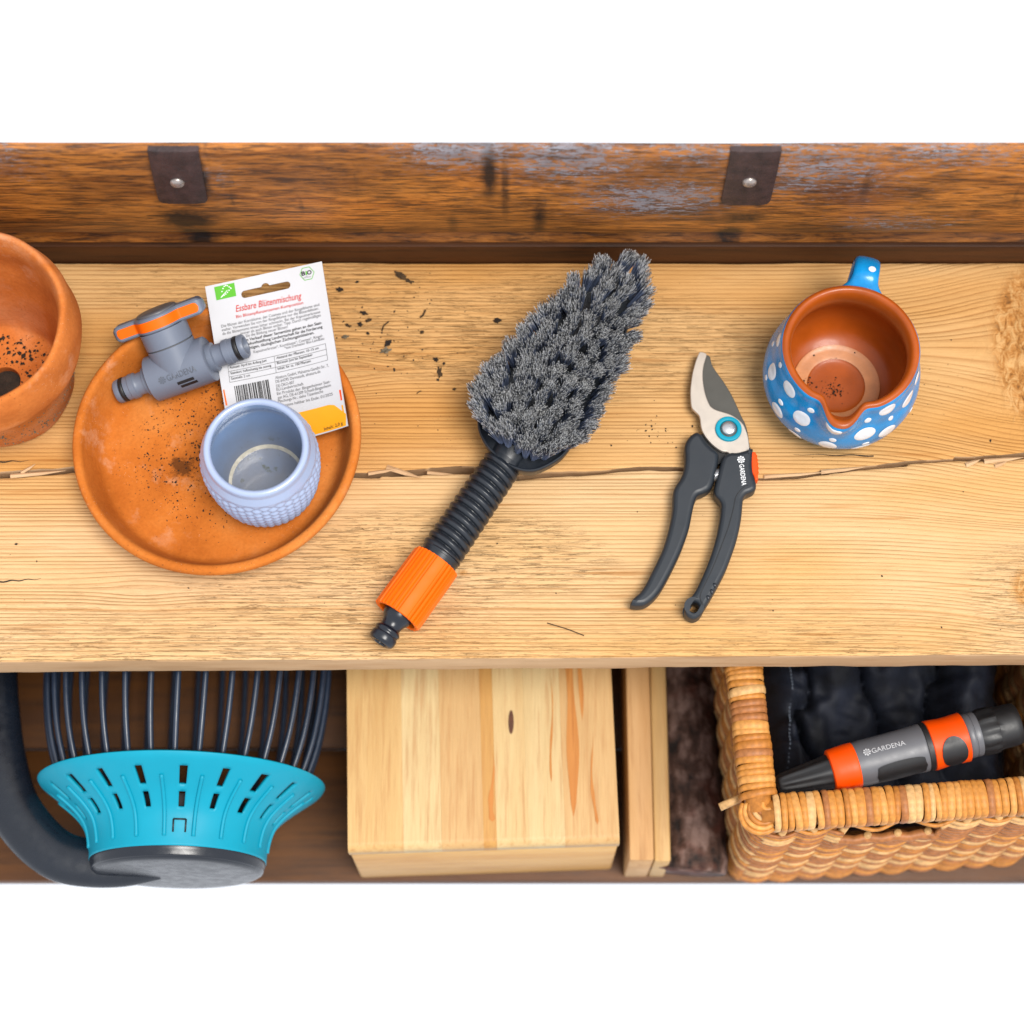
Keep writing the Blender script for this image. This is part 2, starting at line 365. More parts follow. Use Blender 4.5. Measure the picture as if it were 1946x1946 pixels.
def m_bristle():
    t = NT('grey_bristle'); tip = t.attr('tip'); sh = t.attr('shade')
    c = t.mix(t.ramp(tip, [(.8, 0.), (1., 1.)]), lin(132, 146, 178), (.60, .60, .59))  # paler tips: light catching the bristle ends, put into the colour
    t.set(col=t.mix(t.math('MULTIPLY', t.math('MULTIPLY', sh, .8), t.ramp(tip, [(.3, .15), (.8, 1.)])), c, lin(26, 30, 36)), rough=.28, spec=.6); return t.m
M['bristle'] = m_bristle()
def m_cup_in():
    t = NT('cup_inside_glaze'); z = t.n('ShaderNodeSeparateXYZ', {0: t.co}).outputs[2]
    n = t.noise(60, detail=5)
    c = t.mix(t.ramp(t.math('MULTIPLY_ADD', t.math('SUBTRACT', n, .5), .02, z), [(.0, 1.), (.05, 0.)]), lin(140, 172, 216), lin(128, 128, 132))
    v = t.math('MULTIPLY', t.ramp(t.noise(140, detail=5), [(.6, 0.), (.7, 1.)]), t.ramp(z, [(.010, 1.), (.018, 0.)]))
    c = t.mix(t.math('MULTIPLY', v, .7), c, lin(92, 94, 62))
    t.set(col=c, rough=.2, coat=.3); return t.m
M['cup_in'] = m_cup_in()

# ------------------------------------------------------------------ bench
ZB = -.034; ZSHELF = -.285
YBACK = P(973, 500).y
XE = .60
cr_px = [(0, 902), (70, 897), (136, 892), (300, 897), (500, 899), (700, 902), (807, 897), (900, 896), (983, 909), (1080, 900), (1180, 893), (1295, 890), (1440, 908), (1525, 901), (1640, 888), (1720, 878), (1871, 870), (1946, 866)]
cw = [P(*q) for q in cr_px]; cx_ = np.array([v.x for v in cw]); cy_ = np.array([v.y for v in cw])
f0, f1 = P(0, 1257), P(1946, 1243)
def front_y(x): return f0.y+(x-f0.x)/(f1.x-f0.x)*(f1.y-f0.y)
KN = [(P(653, 706), .006, .016, .010, .35), (P(880, 1088), .0028, .010, .005, .5), (P(1972, 660), .030, .052, .085, 1.0), (P(1960, 1120), .006, .03, .03, .62), (P(270, 1120), .004, .02, .008, .2)]
def plank(name, ylo, yhi, mat, bench, seed, facemat):
    nx, ny = 700, 84
    x = np.linspace(-XE, XE, nx); v = np.linspace(0, 1, ny); v = .5-.5*np.cos(np.pi*v)*(.9)-.0; v = (v-v.min())/(v.max()-v.min())
    X, Vv = np.meshgrid(x, v); lo, hi = ylo(x), yhi(x); Y = lo[None]*(1-Vv)+hi[None]*Vv
    Z = .00035*vnoise(X*14, Y*90, seed)+.0002*vnoise(X*30, Y*400, seed+5, 3)
    e = np.minimum(Y-lo[None], hi[None]-Y); Z -= .0012*np.exp(-e/.0014)*(1+.6*vnoise(X*60, Y*10, seed+9))
    g = Y.copy(); kn = np.zeros_like(Y)
    for (c, A, wx, wy, kk) in KN:
        dx, dy = X-c.x, Y-c.y
        q = np.exp(-(dx/(wx*1.6))**2-(dy/(wy*2.2))**2)
        g -= A*np.tanh(dy/(wy*.5))*q
        kn = np.maximum(kn, kk*np.exp(-(dx/(wx*.72))**2-(dy/(wy*.85))**2)*1.25)
    torn = np.clip(-.4+1.3*vnoise(X*9, Y*22, seed+20, 3), 0, 1)
    torn = np.maximum(torn, np.exp(-np.abs(Y-front_y(x)[None])/.028)*np.clip(.7+.6*vnoise(X*7, Y*9, seed+3), 0, 1))
    torn = np.maximum(torn, np.clip((X-.33)/.05, 0, 1)*np.clip((-.02-Y)/.03, 0, 1))
    V = np.stack([X, Y, Z], 2).reshape(-1, 3); F = grid_faces(ny, nx, False)
    mi = [0]*len(F)
    top = len(V)
    # side walls: loop round the border, several rows down
    loop = list(range(nx))+[(j+1)*nx-1 for j in range(1, ny)]+[(ny-1)*nx+i for i in range(nx-2, -1, -1)]+[j*nx for j in range(ny-2, 0, -1)]
    n = len(loop); rows = [loop]; B = V[loop]
    for zz in (-.006, -.018, -.029, ZB):
        W = B.copy(); W[:, 2] = zz; W[:, 1] += .0006*vnoise(W[:, 0]*50, W[:, 2]*200+W[:, 1]*3, seed+30)
        if zz == ZB: W[:, 1] += .0008*np.sign(Y.mean()-W[:, 1])
        rows.append(list(range(len(V), len(V)+n))); V = np.concatenate([V, W])
    for a, b in zip(rows[:-1], rows[1:]):
        for i in range(n):
            j = (i+1) % n; F.append((a[j], a[i], b[i], b[j])); mi.append(1)
    F.append(tuple(rows[-1])); mi.append(1)
    o = mk(name, V, F, [mat, facemat], bench, auto=50)
    me = o.data; me.polygons.foreach_set('material_index', mi)
    def addattr(nm, arr):
        a = me.attributes.new(nm, 'FLOAT', 'POINT'); full = np.zeros(len(V)); full[:top] = arr.reshape(-1); full[top:] = .5 if nm == 'grain' else 0
        a.data.foreach_set('value', full)
    addattr('grain', g); addattr('knot', kn); addattr('torn', torn); return o
bench = thing('workbench', 'rough sawn pine bench top of two split planks above a dark lower shelf', 'workbench', (0, -.05, ZSHELF-.02))
jag = lambda x, s: .0008*vnoise(x*120, x*0, s, 5)+.0014*np.sign(np.sin(x*47+s))*np.clip(vnoise(x*31, x*0, s+2, 2), 0, 1)
crk = lambda x: np.interp(x, cx_, cy_)+.0016*vnoise(x*36, x*0, 77, 4)
gap = lambda x: .0014+.0016*np.clip(vnoise(x*17, x*0, 5, 3)+.25, -.6, 1.2)
plank('plank', lambda x: crk(x)+gap(x)+jag(x, 3), lambda x: YBACK+.0003*vnoise(x*60, x*0, 8, 5)+0*x, M['bench_back'], bench, 1, M['bench_face'])
plank('plank', lambda x: front_y(x)+.0003*vnoise(x*80, x*0, 9, 5), lambda x: crk(x)-gap(x)+jag(x, 11), M['bench_front'], bench, 2, M['bench_face'])
def splinter(a, b, w):
    a, b = P(*a), P(*b); d = (b-a); n = Vector((-d.y, d.x, 0)).normalized()
    V = [a+n*w+Vector((0, 0, .0002)), a-n*w+Vector((0, 0, .0002)), a+Vector((0, 0, .0016)), b+Vector((0, 0, .0034)), a+d*.55+n*w*.8+Vector((0, 0, .0012)), a+d*.55-n*w*.8+Vector((0, 0, .0012)), a+d*.55+Vector((0, 0, .0028))]
    mk('splinter', [tuple(v) for v in V], [(0, 4, 6, 2), (1, 2, 6, 5), (4, 3, 6), (5, 6, 3), (0, 1, 5, 4), (4, 5, 3)], M['bench_face'], bench, smooth=False)
for a, b, w in [((735, 888), (802, 911), .0022), ((700, 900), (760, 893), .0016), ((812, 898), (862, 904), .0015), ((1452, 906), (1572, 900), .0016), ((1560, 897), (1645, 890), .0018), ((1835, 884), (1862, 876), .002), ((1890, 886), (1912, 880), .0018), ((1870, 877), (1946, 872), .002), ((40, 899), (70, 884), .0014), ((20, 905), (130, 897), .0018)]:
    splinter(a, b, w)
def drying_crack(pts, w):
    q = [P(*p) for p in pts]; V = []; m = len(q)
    for i, p in enumerate(q):
        ww = w*(1-i/(m-1))*(.8+.4*random.random())+.00008
        V += [(p.x, p.y+ww, .0006), (p.x, p.y-ww, .0006)]
    mk('drying_crack', V, [(2*i, 2*i+1, 2*i+3, 2*i+2) for i in range(m-1)], M['soil'], bench, smooth=False)
drying_crack([(x, 1106-.075*x+1.2*math.sin(x*.21)) for x in range(-60, 84, 6)], .0011)
drying_crack([(x, 878-.03*x+math.sin(x*.2)) for x in range(-20, 58, 5)], .0008)
drying_crack([(x, 864+.016*(x-1500)+math.sin(x*.1)) for x in range(1660, 1500, -8)], .0005)
ysf = P(973, 1676, ZSHELF).y
yy = ysf
for i, w in enumerate((.115, .125, .12, .10)):
    y1 = min(yy+w, YBACK+.03)
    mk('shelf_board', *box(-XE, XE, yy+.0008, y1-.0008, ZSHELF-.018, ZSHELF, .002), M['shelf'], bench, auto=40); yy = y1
    if yy >= YBACK+.03: break
for s in (-1, 1):
    mk('sky_block_panel', *box(s*XE-.012, s*XE+.012, ysf+.01, YBACK+.02, ZSHELF+.0005, ZB-.0005, .002), M['shelf'], bench, auto=40)  # added unseen panels that keep sky light from entering below the bench top

# ------------------------------------------------------------------ weathered backboard with iron straps
YW = YBACK+.0045
ztop = PY(973, 282, YW-.0175).z
wall = thing('backboard', 'weathered brown moulded board with flaking grey paint behind the bench', 'backboard', (0, YW+.004, ZSHELF-.0))
prof = [(.0, ZSHELF+.0), (.0, -.05), (.0, .022), (.0015, .028), (.006, .031), (.0075, .035), (.004, .041), (-.003, .050), (-.0105, .064), (-.0165, .082), (-.0205, .102), (-.0225, .125), (-.0228, .15), (-.0218, .175), (-.0200, ztop-.010), (-.0192, ztop-.002), (-.0175, ztop), (-.0125, ztop-.001), (-.0105, ztop-.006), (.0, .1), (.0225, .05), (.0225, .03), (.0225, ZSHELF)]
pf = np.array(prof); nxw = 500; xw = np.linspace(-XE, XE, nxw)
sub = []
for a, b in zip(pf[:-1], pf[1:]):
    k = max(1, int(np.hypot(*(b-a))/.004)); sub += [a+(b-a)*i/k for i in range(k)]
sub.append(pf[-1]); sub = np.array(sub)
X, A = np.meshgrid(xw, np.arange(len(sub)))
Yw = YW+sub[A, 0]+.0006*vnoise(X*12, sub[A, 1]*80, 41)*(sub[A, 1] > .03); Zw = sub[A, 1]+0*X
Vw = np.stack([X, Yw, Zw], 2).reshape(-1, 3)
mk('foot_shade_strip', *box(-XE, XE, YW-.0032, YW+.004, .0006-.03, .0255, .0015), m_wood('shade_brown_strip', (lin(96, 56, 26), lin(70, 40, 20), lin(36, 22, 12)), 0, 140, .55, .7), wall, auto=40)  # darker foot strip: the shade below the moulding put into its colour
wo = mk('moulded_board', Vw, grid_faces(len(sub), nxw, False), M['old'], wall, auto=50)
def strap_x(px0, px1): return PY(px0, 281, YW-.021).x, PY(px1, 378, YW-.021).x
stain = np.zeros(len(Vw)); paint = np.zeros(len(Vw))
for (cx0, cy0, wx, wz, am) in [(PY(352, 400, YW-.018).x, PY(352, 412, YW-.018).z, .020, .020, 1.), (PY(365, 440, YW-.018).x, PY(365, 445, YW-.012).z, .013, .022, 1.), (PY(370, 470, YW-.018).x, .02, .014, .035, .8), (PY(1412, 400, YW-.018).x, PY(1400, 408, YW-.018).z, .017, .012, .8), (PY(1390, 440, YW-.018).x, PY(1390, 442, YW-.012).z, .011, .020, 1.), (PY(1385, 480, YW-.018).x, .018, .012, .03, .8), (PY(930, 330, YW-.018).x, .17, .007, .04, .7), (PY(1025, 400, YW-.018).x, .1, .006, .05, .65), (PY(960, 340, YW-.018).x, .15, .004, .05, .6), (PY(860, 420, YW-.018).x, .09, .005, .03, .5), (PY(1650, 330, YW-.018).x, .16, .006, .03, .4), (PY(300, 330, YW-.018).x, .17, .006, .03, .5), (PY(385, 330, YW-.018).x, .17, .006, .035, .7)]:
    stain = np.maximum(stain, 1.25*am*np.exp(-((Vw[:, 0]-cx0)/wx)**2-((Vw[:, 2]-cy0)/wz)**2))
for (cx0, cz0, wx, wz, am) in [(PY(880, 300, YW).x, ztop, .06, .03, 1.), (PY(1080, 300, YW).x, ztop-.01, .07, .04, .95), (PY(1240, 350, YW).x, .14, .07, .035, 1.0), (PY(1320, 300, YW).x, ztop, .05, .03, .8), (PY(1540, 300, YW).x, ztop-.02, .09, .05, .85), (PY(1680, 420, YW).x, .09, .06, .03, .75), (PY(1750, 300, YW).x, ztop, .1, .03, .8), (PY(400, 330, YW).x, ztop-.03, .03, .03, .6), (PY(20, 300, YW).x, ztop-.01, .04, .03, .6)]:
    paint = np.maximum(paint, am*np.exp(-((Vw[:, 0]-cx0)/wx)**2-((Vw[:, 2]-cz0)/wz)**2))
paint[Vw[:, 2] < .034] = 0
for nm, arr in (('stain', stain), ('paint', paint)):
    wo.data.attributes.new(nm, 'FLOAT', 'POINT').data.foreach_set('value', arr)
fr_i = np.argmax(sub[:, 1] >= ztop-1e-6)
def wall_y(z): return YW+float(np.interp(z, sub[:fr_i+1, 1], sub[:fr_i+1, 0]))
def strap(pxt, pxb, pyb, rv, lab, worn):
    ct = PY(pxt, 281, YW-.021); cb = PY(pxb, pyb, YW-.021); hw = .0176
    rows = []; n = 18
    for i in range(n+1):
        z = ztop+.0012+(cb.z-ztop)*i/n; cx0 = ct.x+(cb.x-ct.x)*i/n
        d = (z-cb.z); w = hw if d > .006 else hw-(.006-math.sqrt(max(.006**2-(.006-d)**2, 0)))*.9
        rows.append((cx0, w, z))
    V = []; F = []; m = 7
    for lay, dy in ((0, -.0026), (1, .0022)):
        for (cx0, w, z) in rows:
            for j in range(m):
                u = -1+2*j/(m-1); ed = .0009*max(0, abs(u)-.8)/.2
                V.append((cx0+u*w, wall_y(min(z, ztop-.001))+dy+(ed if lay == 0 else 0), z))
    N = (n+1)*m
    F += grid_faces(n+1, m, False)+[tuple(reversed(f)) for f in grid_faces(n+1, m, False, N)]
    bd = list(range(m))+[(i+1)*m-1 for i in range(1, n+1)]+[n*m+j for j in range(m-2, -1, -1)]+[i*m for i in range(n-1, 0, -1)]
    for a, b in zip(bd, bd[1:]+bd[:1]): F.append((b, a, a+N, b+N))
    s = mk('iron_strap', V, F, M['strap'], wall, auto=40, label=lab)
    q = PY(rv[0], rv[1], YW-.024); yq = wall_y(q.z)-.0027
    pr = rounded([(.0052, 0), (.0050, .0012), (.0034, .0026), (.0001, .0031)])
    V, F = lathe(pr, 16); mk('rivet', tf(frame((q.x, yq, q.z), (0, -1, .05)), V), F, M['rivet'], s)
strap(326, 350, 379, (337, 345), 'dark brown iron strap with a chipped rivet', 1)
strap(1439, 1415, 382, (1424, 344), 'dark iron strap with a shiny rivet and rounded end', 0)

# ------------------------------------------------------------------ terracotta pot (cut by the frame)
def rimfit(pl, pr, py, z): a, b = P(pl, py, z), P(pr, py, z); return (a+b)/2, (b.x-a.x)/2
HP = .124
c, Rp = rimfit(-264, 134, 605, HP); pb = Vector((c.x, c.y, 0))
pot = thing('terracotta_pot', 'tall terracotta plant pot with thick rim, empty but for traces of soil', 'plant pot', (pb.x, pb.y, .0008))
k = Rp
outer = [(.0125, .0008), (.046, .0008), (.0505, .002), (.053, .008), (.060, .05), (k-.0075, .082), (k-.0066, .0835), (k-.0012, .0845), (k+.0016, .088), (k+.0012, .1), (k+.0002, .110), (k-.001, .115), (k-.004, HP), (k-.0085, HP-.0008), (k-.011, .112), (k-.0122, .1), (k-.0135, .088), (.052, .05), (.046, .016), (.042, .0105), (.030, .0095), (.0125, .0095), (.0120, .009), (.0120, .0012), (.0125, .0008)]
V, F = lathe(rounded(outer, it=2), 96, lambda a, r, z: r*(1+.004*np.sin(3*a+1+z*30))+.0004*np.sin(7*a+z*200)*(r > .03)); mk('pot_body', V+np.array(pb), F, M['terra_pot'], pot, auto=60)
def specks(name, parent, n, place, mat, smin, smax, kind=True, base=None):
    V = []; F = []
    ico = [(0, 0, .8), (.9, 0, 0), (0, .9, 0), (-.9, 0, 0), (0, -.9, 0), (0, 0, -.3)]
    fi = [(0, 1, 2), (0, 2, 3), (0, 3, 4), (0, 4, 1), (5, 2, 1), (5, 3, 2), (5, 4, 3), (5, 1, 4)]
    for _ in range(n):
        p = place()
        if p is None: continue
        s = smin+(smax-smin)*random.random()**3; a = random.random()*6.28; ca, sa = math.cos(a), math.sin(a); sx = s*random.uniform(.7, 1.9)
        o = len(V)
        for q in ico:
            x, y, z = q[0]*sx*random.uniform(.7, 1.2), q[1]*s*random.uniform(.7, 1.2), q[2]*s*random.uniform(.5, .9)
            V.append((p[0]+ca*x-sa*y, p[1]+sa*x+ca*y, p[2]+z))
        F += [tuple(i+o for i in f) for f in fi]
    ob = mk(name, V, F, mat, parent, smooth=False, base=base)
    if kind: ob['kind'] = 'stuff'
    return ob
def inpot():
    r = .042*math.sqrt(random.random()); a = random.random()*6.28
    return None if r < .0135 else (pb.x+r*math.cos(a), pb.y+r*math.sin(a), .0102)
V, F = lathe([(.0119, .0022), (.0001, .0030)], 24); mk('hole_shade_disc', V+np.array(pb), F, M['soil'], pot)  # dark disc added to stand for the shade inside the drain hole
specks('soil_traces', pot, 700, inpot, M['soil'], .0003, .0022)
def onpot():
    z = random.uniform(.012, .055); a = random.uniform(-1.9, .3); r = np.interp(z, [.008, .05, .082], [.053, .060, k-.0075])+.0001
    return None if random.random() < .25 else (pb.x+r*math.cos(a), pb.y+r*math.sin(a), z)
specks('dirt_crust', pot, 900, onpot, M['crumb_grey'], .0002, .0008)

# ------------------------------------------------------------------ terracotta saucer
ZR = .040
c, Rs = rimfit(135, 685, 846, ZR); sy = P(410, 1094, ZR-.004).y+Rs
sc = Vector((c.x, sy, 0))
sau = thing('terracotta_saucer', 'round orange terracotta saucer with scattered soil on its floor', 'saucer', (sc.x, sc.y, .0008))
k = Rs
pr = [(.0001, .0008), (k-.022, .0008), (k-.0195, .0022), (k-.012, .018), (k-.004, .029), (k-.0004, .033), (k, .0365), (k-.0012, .0392), (k-.004, ZR), (k-.0068, .0388), (k-.0085, .0345), (k-.0125, .022), (k-.0165, .0125), (k-.020, .0090), (k-.0235, .0080), (k-.030, .0083), (k-.05, .0078), (.03, .0072), (.0001, .0070)]
V, F = lathe(rounded(pr, it=2), 160, lambda a, r, z: r*(1+.003*np.sin(2*a+.7)+.0015*np.sin(5*a))); mk('dish', V+np.array(sc), F, M['terra'], sau, auto=60)
cl = [(P(425, 862, .008), .016, .35), (P(330, 790, .008), .05, .2), (P(430, 760, .008), .03, .25), (P(300, 880, .008), .05, .2)]
def insau():
    q = random.random()
    if q < .55:
        w = random.random(); i = 0 if w < .35 else (1 if w < .55 else (2 if w < .8 else 3)); b = cl[i]
        x, y = b[0].x+random.gauss(0, b[1]*.6), b[0].y+random.gauss(0, b[1]*.5)
    else:
        r = (k-.026)*math.sqrt(random.random()); a = random.random()*6.28; x, y = sc.x+r*math.cos(a), sc.y+r*math.sin(a)
    rr = math.hypot(x-sc.x, y-sc.y)
    return None if rr > k-.024 else (x, y, .0079)
specks('soil_scatter', sau, 3600, insau, M['soil'], .00010, .0009)

# ------------------------------------------------------------------ bumpy blue cup
ZC0 = .0086; HC = .080; CS = HC/.062
c, Rc = rimfit(385, 587, 848, ZC0+HC)
cup = thing('ceramic_cup', 'small pale blue ceramic cup with a bumpy outside standing in the saucer', 'cup', (c.x, c.y, ZC0))
k = Rc
def cup_r(z): return np.interp(z/CS, [0, .003, .010, .018, .028, .038, .046, .052, .057, .0605], [.0290, .0332, .0372, .0394, .0412, .0421, .0421, .0416, k+.0007, k])
zz = np.linspace(.0005, .0598*CS, 190); n = 44*8
a = np.linspace(0, 2*np.pi, n, endpoint=False)
arc_ = np.concatenate([[0], np.cumsum(np.hypot(np.diff(cup_r(zz)), np.diff(zz)))])
Vc = [np.stack([np.full(n, .0005)*np.cos(a), np.full(n, .0005)*np.sin(a), np.full(n, .0002)], 1)]
for z, al_ in zip(zz, arc_):
    r = cup_r(z); u = a*22/np.pi/2*2; v = al_/.0040
    b = np.abs(np.cos(np.pi*(u/2+v/2)))*np.abs(np.cos(np.pi*(u/2-v/2)))
    w = np.clip((.0665-z)/.006, 0, 1)*np.clip((z-.003)/.004, 0, 1)
    rr = r+.0021*w*(b**.8-.3); Vc.append(np.stack([rr*np.cos(a), rr*np.sin(a), np.full(n, z)], 1))
for (r, z) in rounded([(k, HC-.0020), (k-.0008, HC-.0007), (k-.0026, HC), (k-.0044, HC-.0009), (k-.0052, HC-.0025)], it=1)[1:]:
    Vc.append(np.stack([r*np.cos(a), r*np.sin(a), np.full(n, z)], 1))
Vc = np.concatenate(Vc); mk('cup_body', Vc+np.array([c.x, c.y, ZC0]), grid_faces(len(Vc)//n, n), M['cup'], cup)
pin = rounded([(k-.0052, HC-.0025), (k-.0048, .069), (.0380, .057), (.0368, .044), (.0345, .026), (.0300, .0105), (.0275, .0075), (.0270, .0064), (.0262, .0062), (.0001, .0060)], it=2)
V, F = lathe(pin, 88); ci = mk('cup_inside', V+np.array([c.x, c.y, ZC0]), F, M['cup_in'], cup)
def rg2(r0, r1, z0, z1): return lathe([(r0, z0), (r1, z1)], 80)
V, F = lathe([(.0268, .0069), (.0276, .0080), (.0288, .0091), (.0290, .0094)], 80)
mk('lime_ring', V*np.array([.995, .995, 1])+np.array([c.x, c.y, ZC0]), F, plain('lime_deposit', lin(206, 200, 184), .6, .2, 200, 500, .0002, .3), ci)
cc = c.copy()

# ------------------------------------------------------------------ seed packet leaning in the saucer
TLz, TRz = .051, .059
cTL, cTR, cBR = P(389.7, 544.6, TLz), P(611.5, 496.7, TRz), P(660.5, 809.5, .036)
cBL = P(440, 857, .0115)
def pk(u, v, h=0.0):
    p = (cTL*(1-u)+cTR*u)*(1-v)+(cBL*(1-u)+cBR*u)*v
    top = TLz+(TRz-TLz)*u; bot = .0105+.0255*max(u, 0)**2.1
    z = top*(1-v)+bot*v+.0012*math.sin(math.pi*min(max(u, 0), 1))*math.sin(math.pi*min(max(v, 0), 1))
    return (p.x, p.y, z+h)
UV0 = np.array((55., 310.)); UVM = np.linalg.inv(np.array([[1260., 292.], [-272., 1778.]]))
def zuv(x, y): return UVM @ (np.array((x, y), float)-UV0)
def zp(x, y, h=.0004): u, v = zuv(x, y); return pk(u, v, h)
pkt = thing('seed_packet', 'white seed packet with printed text and an orange foot leaning across the saucer rim', 'seed packet', pk(.5, .5, -.001))
VH = .26; NS = 120; V = []; F = []
hc = zuv(712, 343)
def hole_r(ang):
    # capsule with a bump on top, in (u, v) measured in packet pixels along and across
    best = 0
    for (cx0, cy0, rr) in [(t, 0, 40) for t in np.linspace(-232, 232, 30)]+[(0, -24, 48)]:
        d = np.array((math.cos(ang), math.sin(ang))); b = d @ np.array((cx0, cy0)); q = b*b-(cx0*cx0+cy0*cy0)+rr*rr
        if q > 0: best = max(best, b+math.sqrt(q))
    return best
PW, PH = 1289., 1802.
NRG = 9
for i in range(NS):
    ang = 2*math.pi*i/NS; d = (math.cos(ang), math.sin(ang)); r = hole_r(ang); h0 = (hc[0]+d[0]*r/PW, hc[1]+d[1]*r/PH)
    ts = [((1 if d[0] > 0 else 0)-hc[0])*PW/d[0]] if abs(d[0]) > 1e-9 else []
    if abs(d[1]) > 1e-9: ts.append(((VH if d[1] > 0 else 0)-hc[1])*PH/d[1])
    t = min(ts); e_ = [hc[0]+d[0]*t/PW, hc[1]+d[1]*t/PH]
    for (cu_, cv_) in ((0, 0), (1, 0), (0, VH), (1, VH)):
        if math.hypot((e_[0]-cu_)*PW, (e_[1]-cv_)*PH) < 26: e_ = [cu_, cv_]
    for q in range(NRG): w_ = q/(NRG-1); V.append(pk(h0[0]*(1-w_)+e_[0]*w_, h0[1]*(1-w_)+e_[1]*w_))
for i in range(NS):
    j = (i+1) % NS
    for q in range(NRG-1): F.append((NRG*i+q, NRG*j+q, NRG*j+q+1, NRG*i+q+1))
corner = len(V)
nu, nv = 24, 40
for j in range(nv+1):
    for i in range(nu+1): V.append(pk(i/nu, VH+(1-VH)*j/nv))
F += [tuple(reversed(f)) for f in grid_faces(nv+1, nu+1, False, corner)]
pko = mk('paper_pouch', V, F, M['paper'], pkt, smooth=False)
sm = pko.modifiers.new('thickness', 'SOLIDIFY'); sm.thickness = .0012; sm.offset = -1 if True else 1
def quad(name, pts, mat, par=pkt, h=.0003): return mk(name, [zp(x, y, h) for x, y in pts], [tuple(range(len(pts)))], mat, par, smooth=False)
def patch(name, fn2, n1, n2, mat, h=.0003):
    V = [zp(*fn2(i/n1, j/n2), h) for j in range(n2+1) for i in range(n1+1)]; return mk(name, V, grid_faces(n2+1, n1+1, False), mat, pkt, smooth=False)
def ptext(s, a, b, size, mat, bold=0, shear=0):
    a, b = np.array(a, float), np.array(b, float); d = (b-a); L = np.hypot(*d); d /= L; up = np.array((-.165, -.986))
    text('printed_text', s, mat, pkt, lambda x, y, z: zp(*(a+d*x+up*y), .0006), size=size, width=L, bold=bold, shear=shear)
G_, B_ = M['print_dark'], M['print_black']
ptext('Essbare Blütenmischung', (392, 585), (1105, 442), 100, M['print_red'], .004, .25)
ptext('Bio Blütenpflanzensamen-Komposition', (395, 652), (1120, 500), 44, M['print_red'], .004)
for s, a, b in [('Die Blüten der Kornblume, der Cosmea und der Ringelblume sind', (235, 755), (1295, 523)), ('essbar. Verwenden Sie von der Ringelblume nur die Blütenblätter,', (240, 795), (1290, 562)), ('da die Blütenmitte etwas bitter schmeckt. Bei der Kapuzinerkresse', (248, 835), (1305, 600)), ('immer als auch Blüten essbar. Tipp: Durch regelmäßiges', (445, 829), (1310, 637)), ('Sie die Bildung neuer Blüten!', (500, 855), (955, 755))]:
    ptext(s, a, b, 43, G_)
for s, a, b in [('dem Verkauf dieser Samentüte gehen an den Saat-', (455, 910), (1325, 717)), ('Zukunftsstiftung Landwirtschaft für die Förderung', (500, 944), (1330, 762)), ('wichtigen, ökologischen Züchtungsinitiativen.', (480, 995), (1240, 822))]:
    ptext(s, a, b, 44, B_, .012)
ptext('Kapuzinerkresse*, Kornblume*, Cosmea*, Ringel-', (585, 1025), (1335, 856), 42, G_)
ptext('*aus Demeter Bio-Landbau', (920, 982), (1350, 886), 42, G_)
for s, a, b in [('Aussaat: April bis Anfang Juni', (325, 1197), (725, 1110)), ('Standort: halbschattig bis sonnig', (335, 1256), (775, 1164)), ('Saattiefe: 2 cm', (342, 1314), (545, 1270)), ('Abstand der Pflanzen: 10–15 cm', (832, 1086), (1290, 985)), ('Blütezeit: Juni bis September', (838, 1140), (1225, 1055)), ('Inhalt: für ca. 100 Pflanzen', (846, 1200), (1205, 1120))]:
    ptext(s, a, b, 38, B_, .004)
for s, a, b in [('Alnatura GmbH, Mahatma-Gandhi-Str. 7,', (820, 1297), (1400, 1176)), ('DE-64295 Darmstadt, alnatura.de', (824, 1338), (1310, 1236)), ('DE-ÖKO-007', (830, 1385), (1025, 1342)), ('EU-Landwirtschaft', (833, 1422), (1125, 1360)), ('Ein Produkt der: Bingenheimer Saat-', (838, 1464), (1420, 1346)), ('gut AG, DE-61209 Echzell-Bingenheim', (845, 1506), (1425, 1386)), ('Mischungs-Nr.: siehe Tütenlasche', (850, 1545), (1340, 1446)), ('Mindestens haltbar bis Ende: 01/2025', (830, 1600), (1445, 1481))]:
    ptext(s, a, b, 44, G_)
def pline(a, b, w=4):
    a, b = np.array(a, float), np.array(b, float); d = (b-a)/np.hypot(*(b-a)); n = np.array((-d[1], d[0]))*w/2; k = 6
    return patch('printed_rule', lambda s, t: tuple(a+(b-a)*s+n*(2*t-1)), k, 1, G_, .0005)
for a, b in [((305, 1165), (1362, 930)), ((325, 1342), (826, 1230)), ((826, 1230), (1388, 1106)), ((305, 1165), (325, 1342)), ((1362, 930), (1388, 1106)), ((805, 1056), (828, 1228)), ((312, 1226), (1372, 990)), ((318, 1284), (1380, 1048))]: pline(a, b)
bars = []; x = 0.
while x < 388:
    w = random.choice((4, 4, 8, 8, 12, 16)); bars.append((x, w)); x += w+random.choice((4, 6, 9, 12))
ba, bd, bv = np.array((372., 1382.)), np.array((.976, -.218)), np.array((.163, .987))
Vb, Fb = [], []
for (x, w) in bars:
    for j in range(5):
        for q in (x, x+w): Vb.append(zp(*(ba+bd*q+bv*(j*70)), .0005))
    o = len(Vb)-10; Fb += [(o+2*j, o+2*j+1, o+2*j+3, o+2*j+2) for j in range(4)]
mk('barcode', Vb, Fb, B_, pkt, smooth=False)
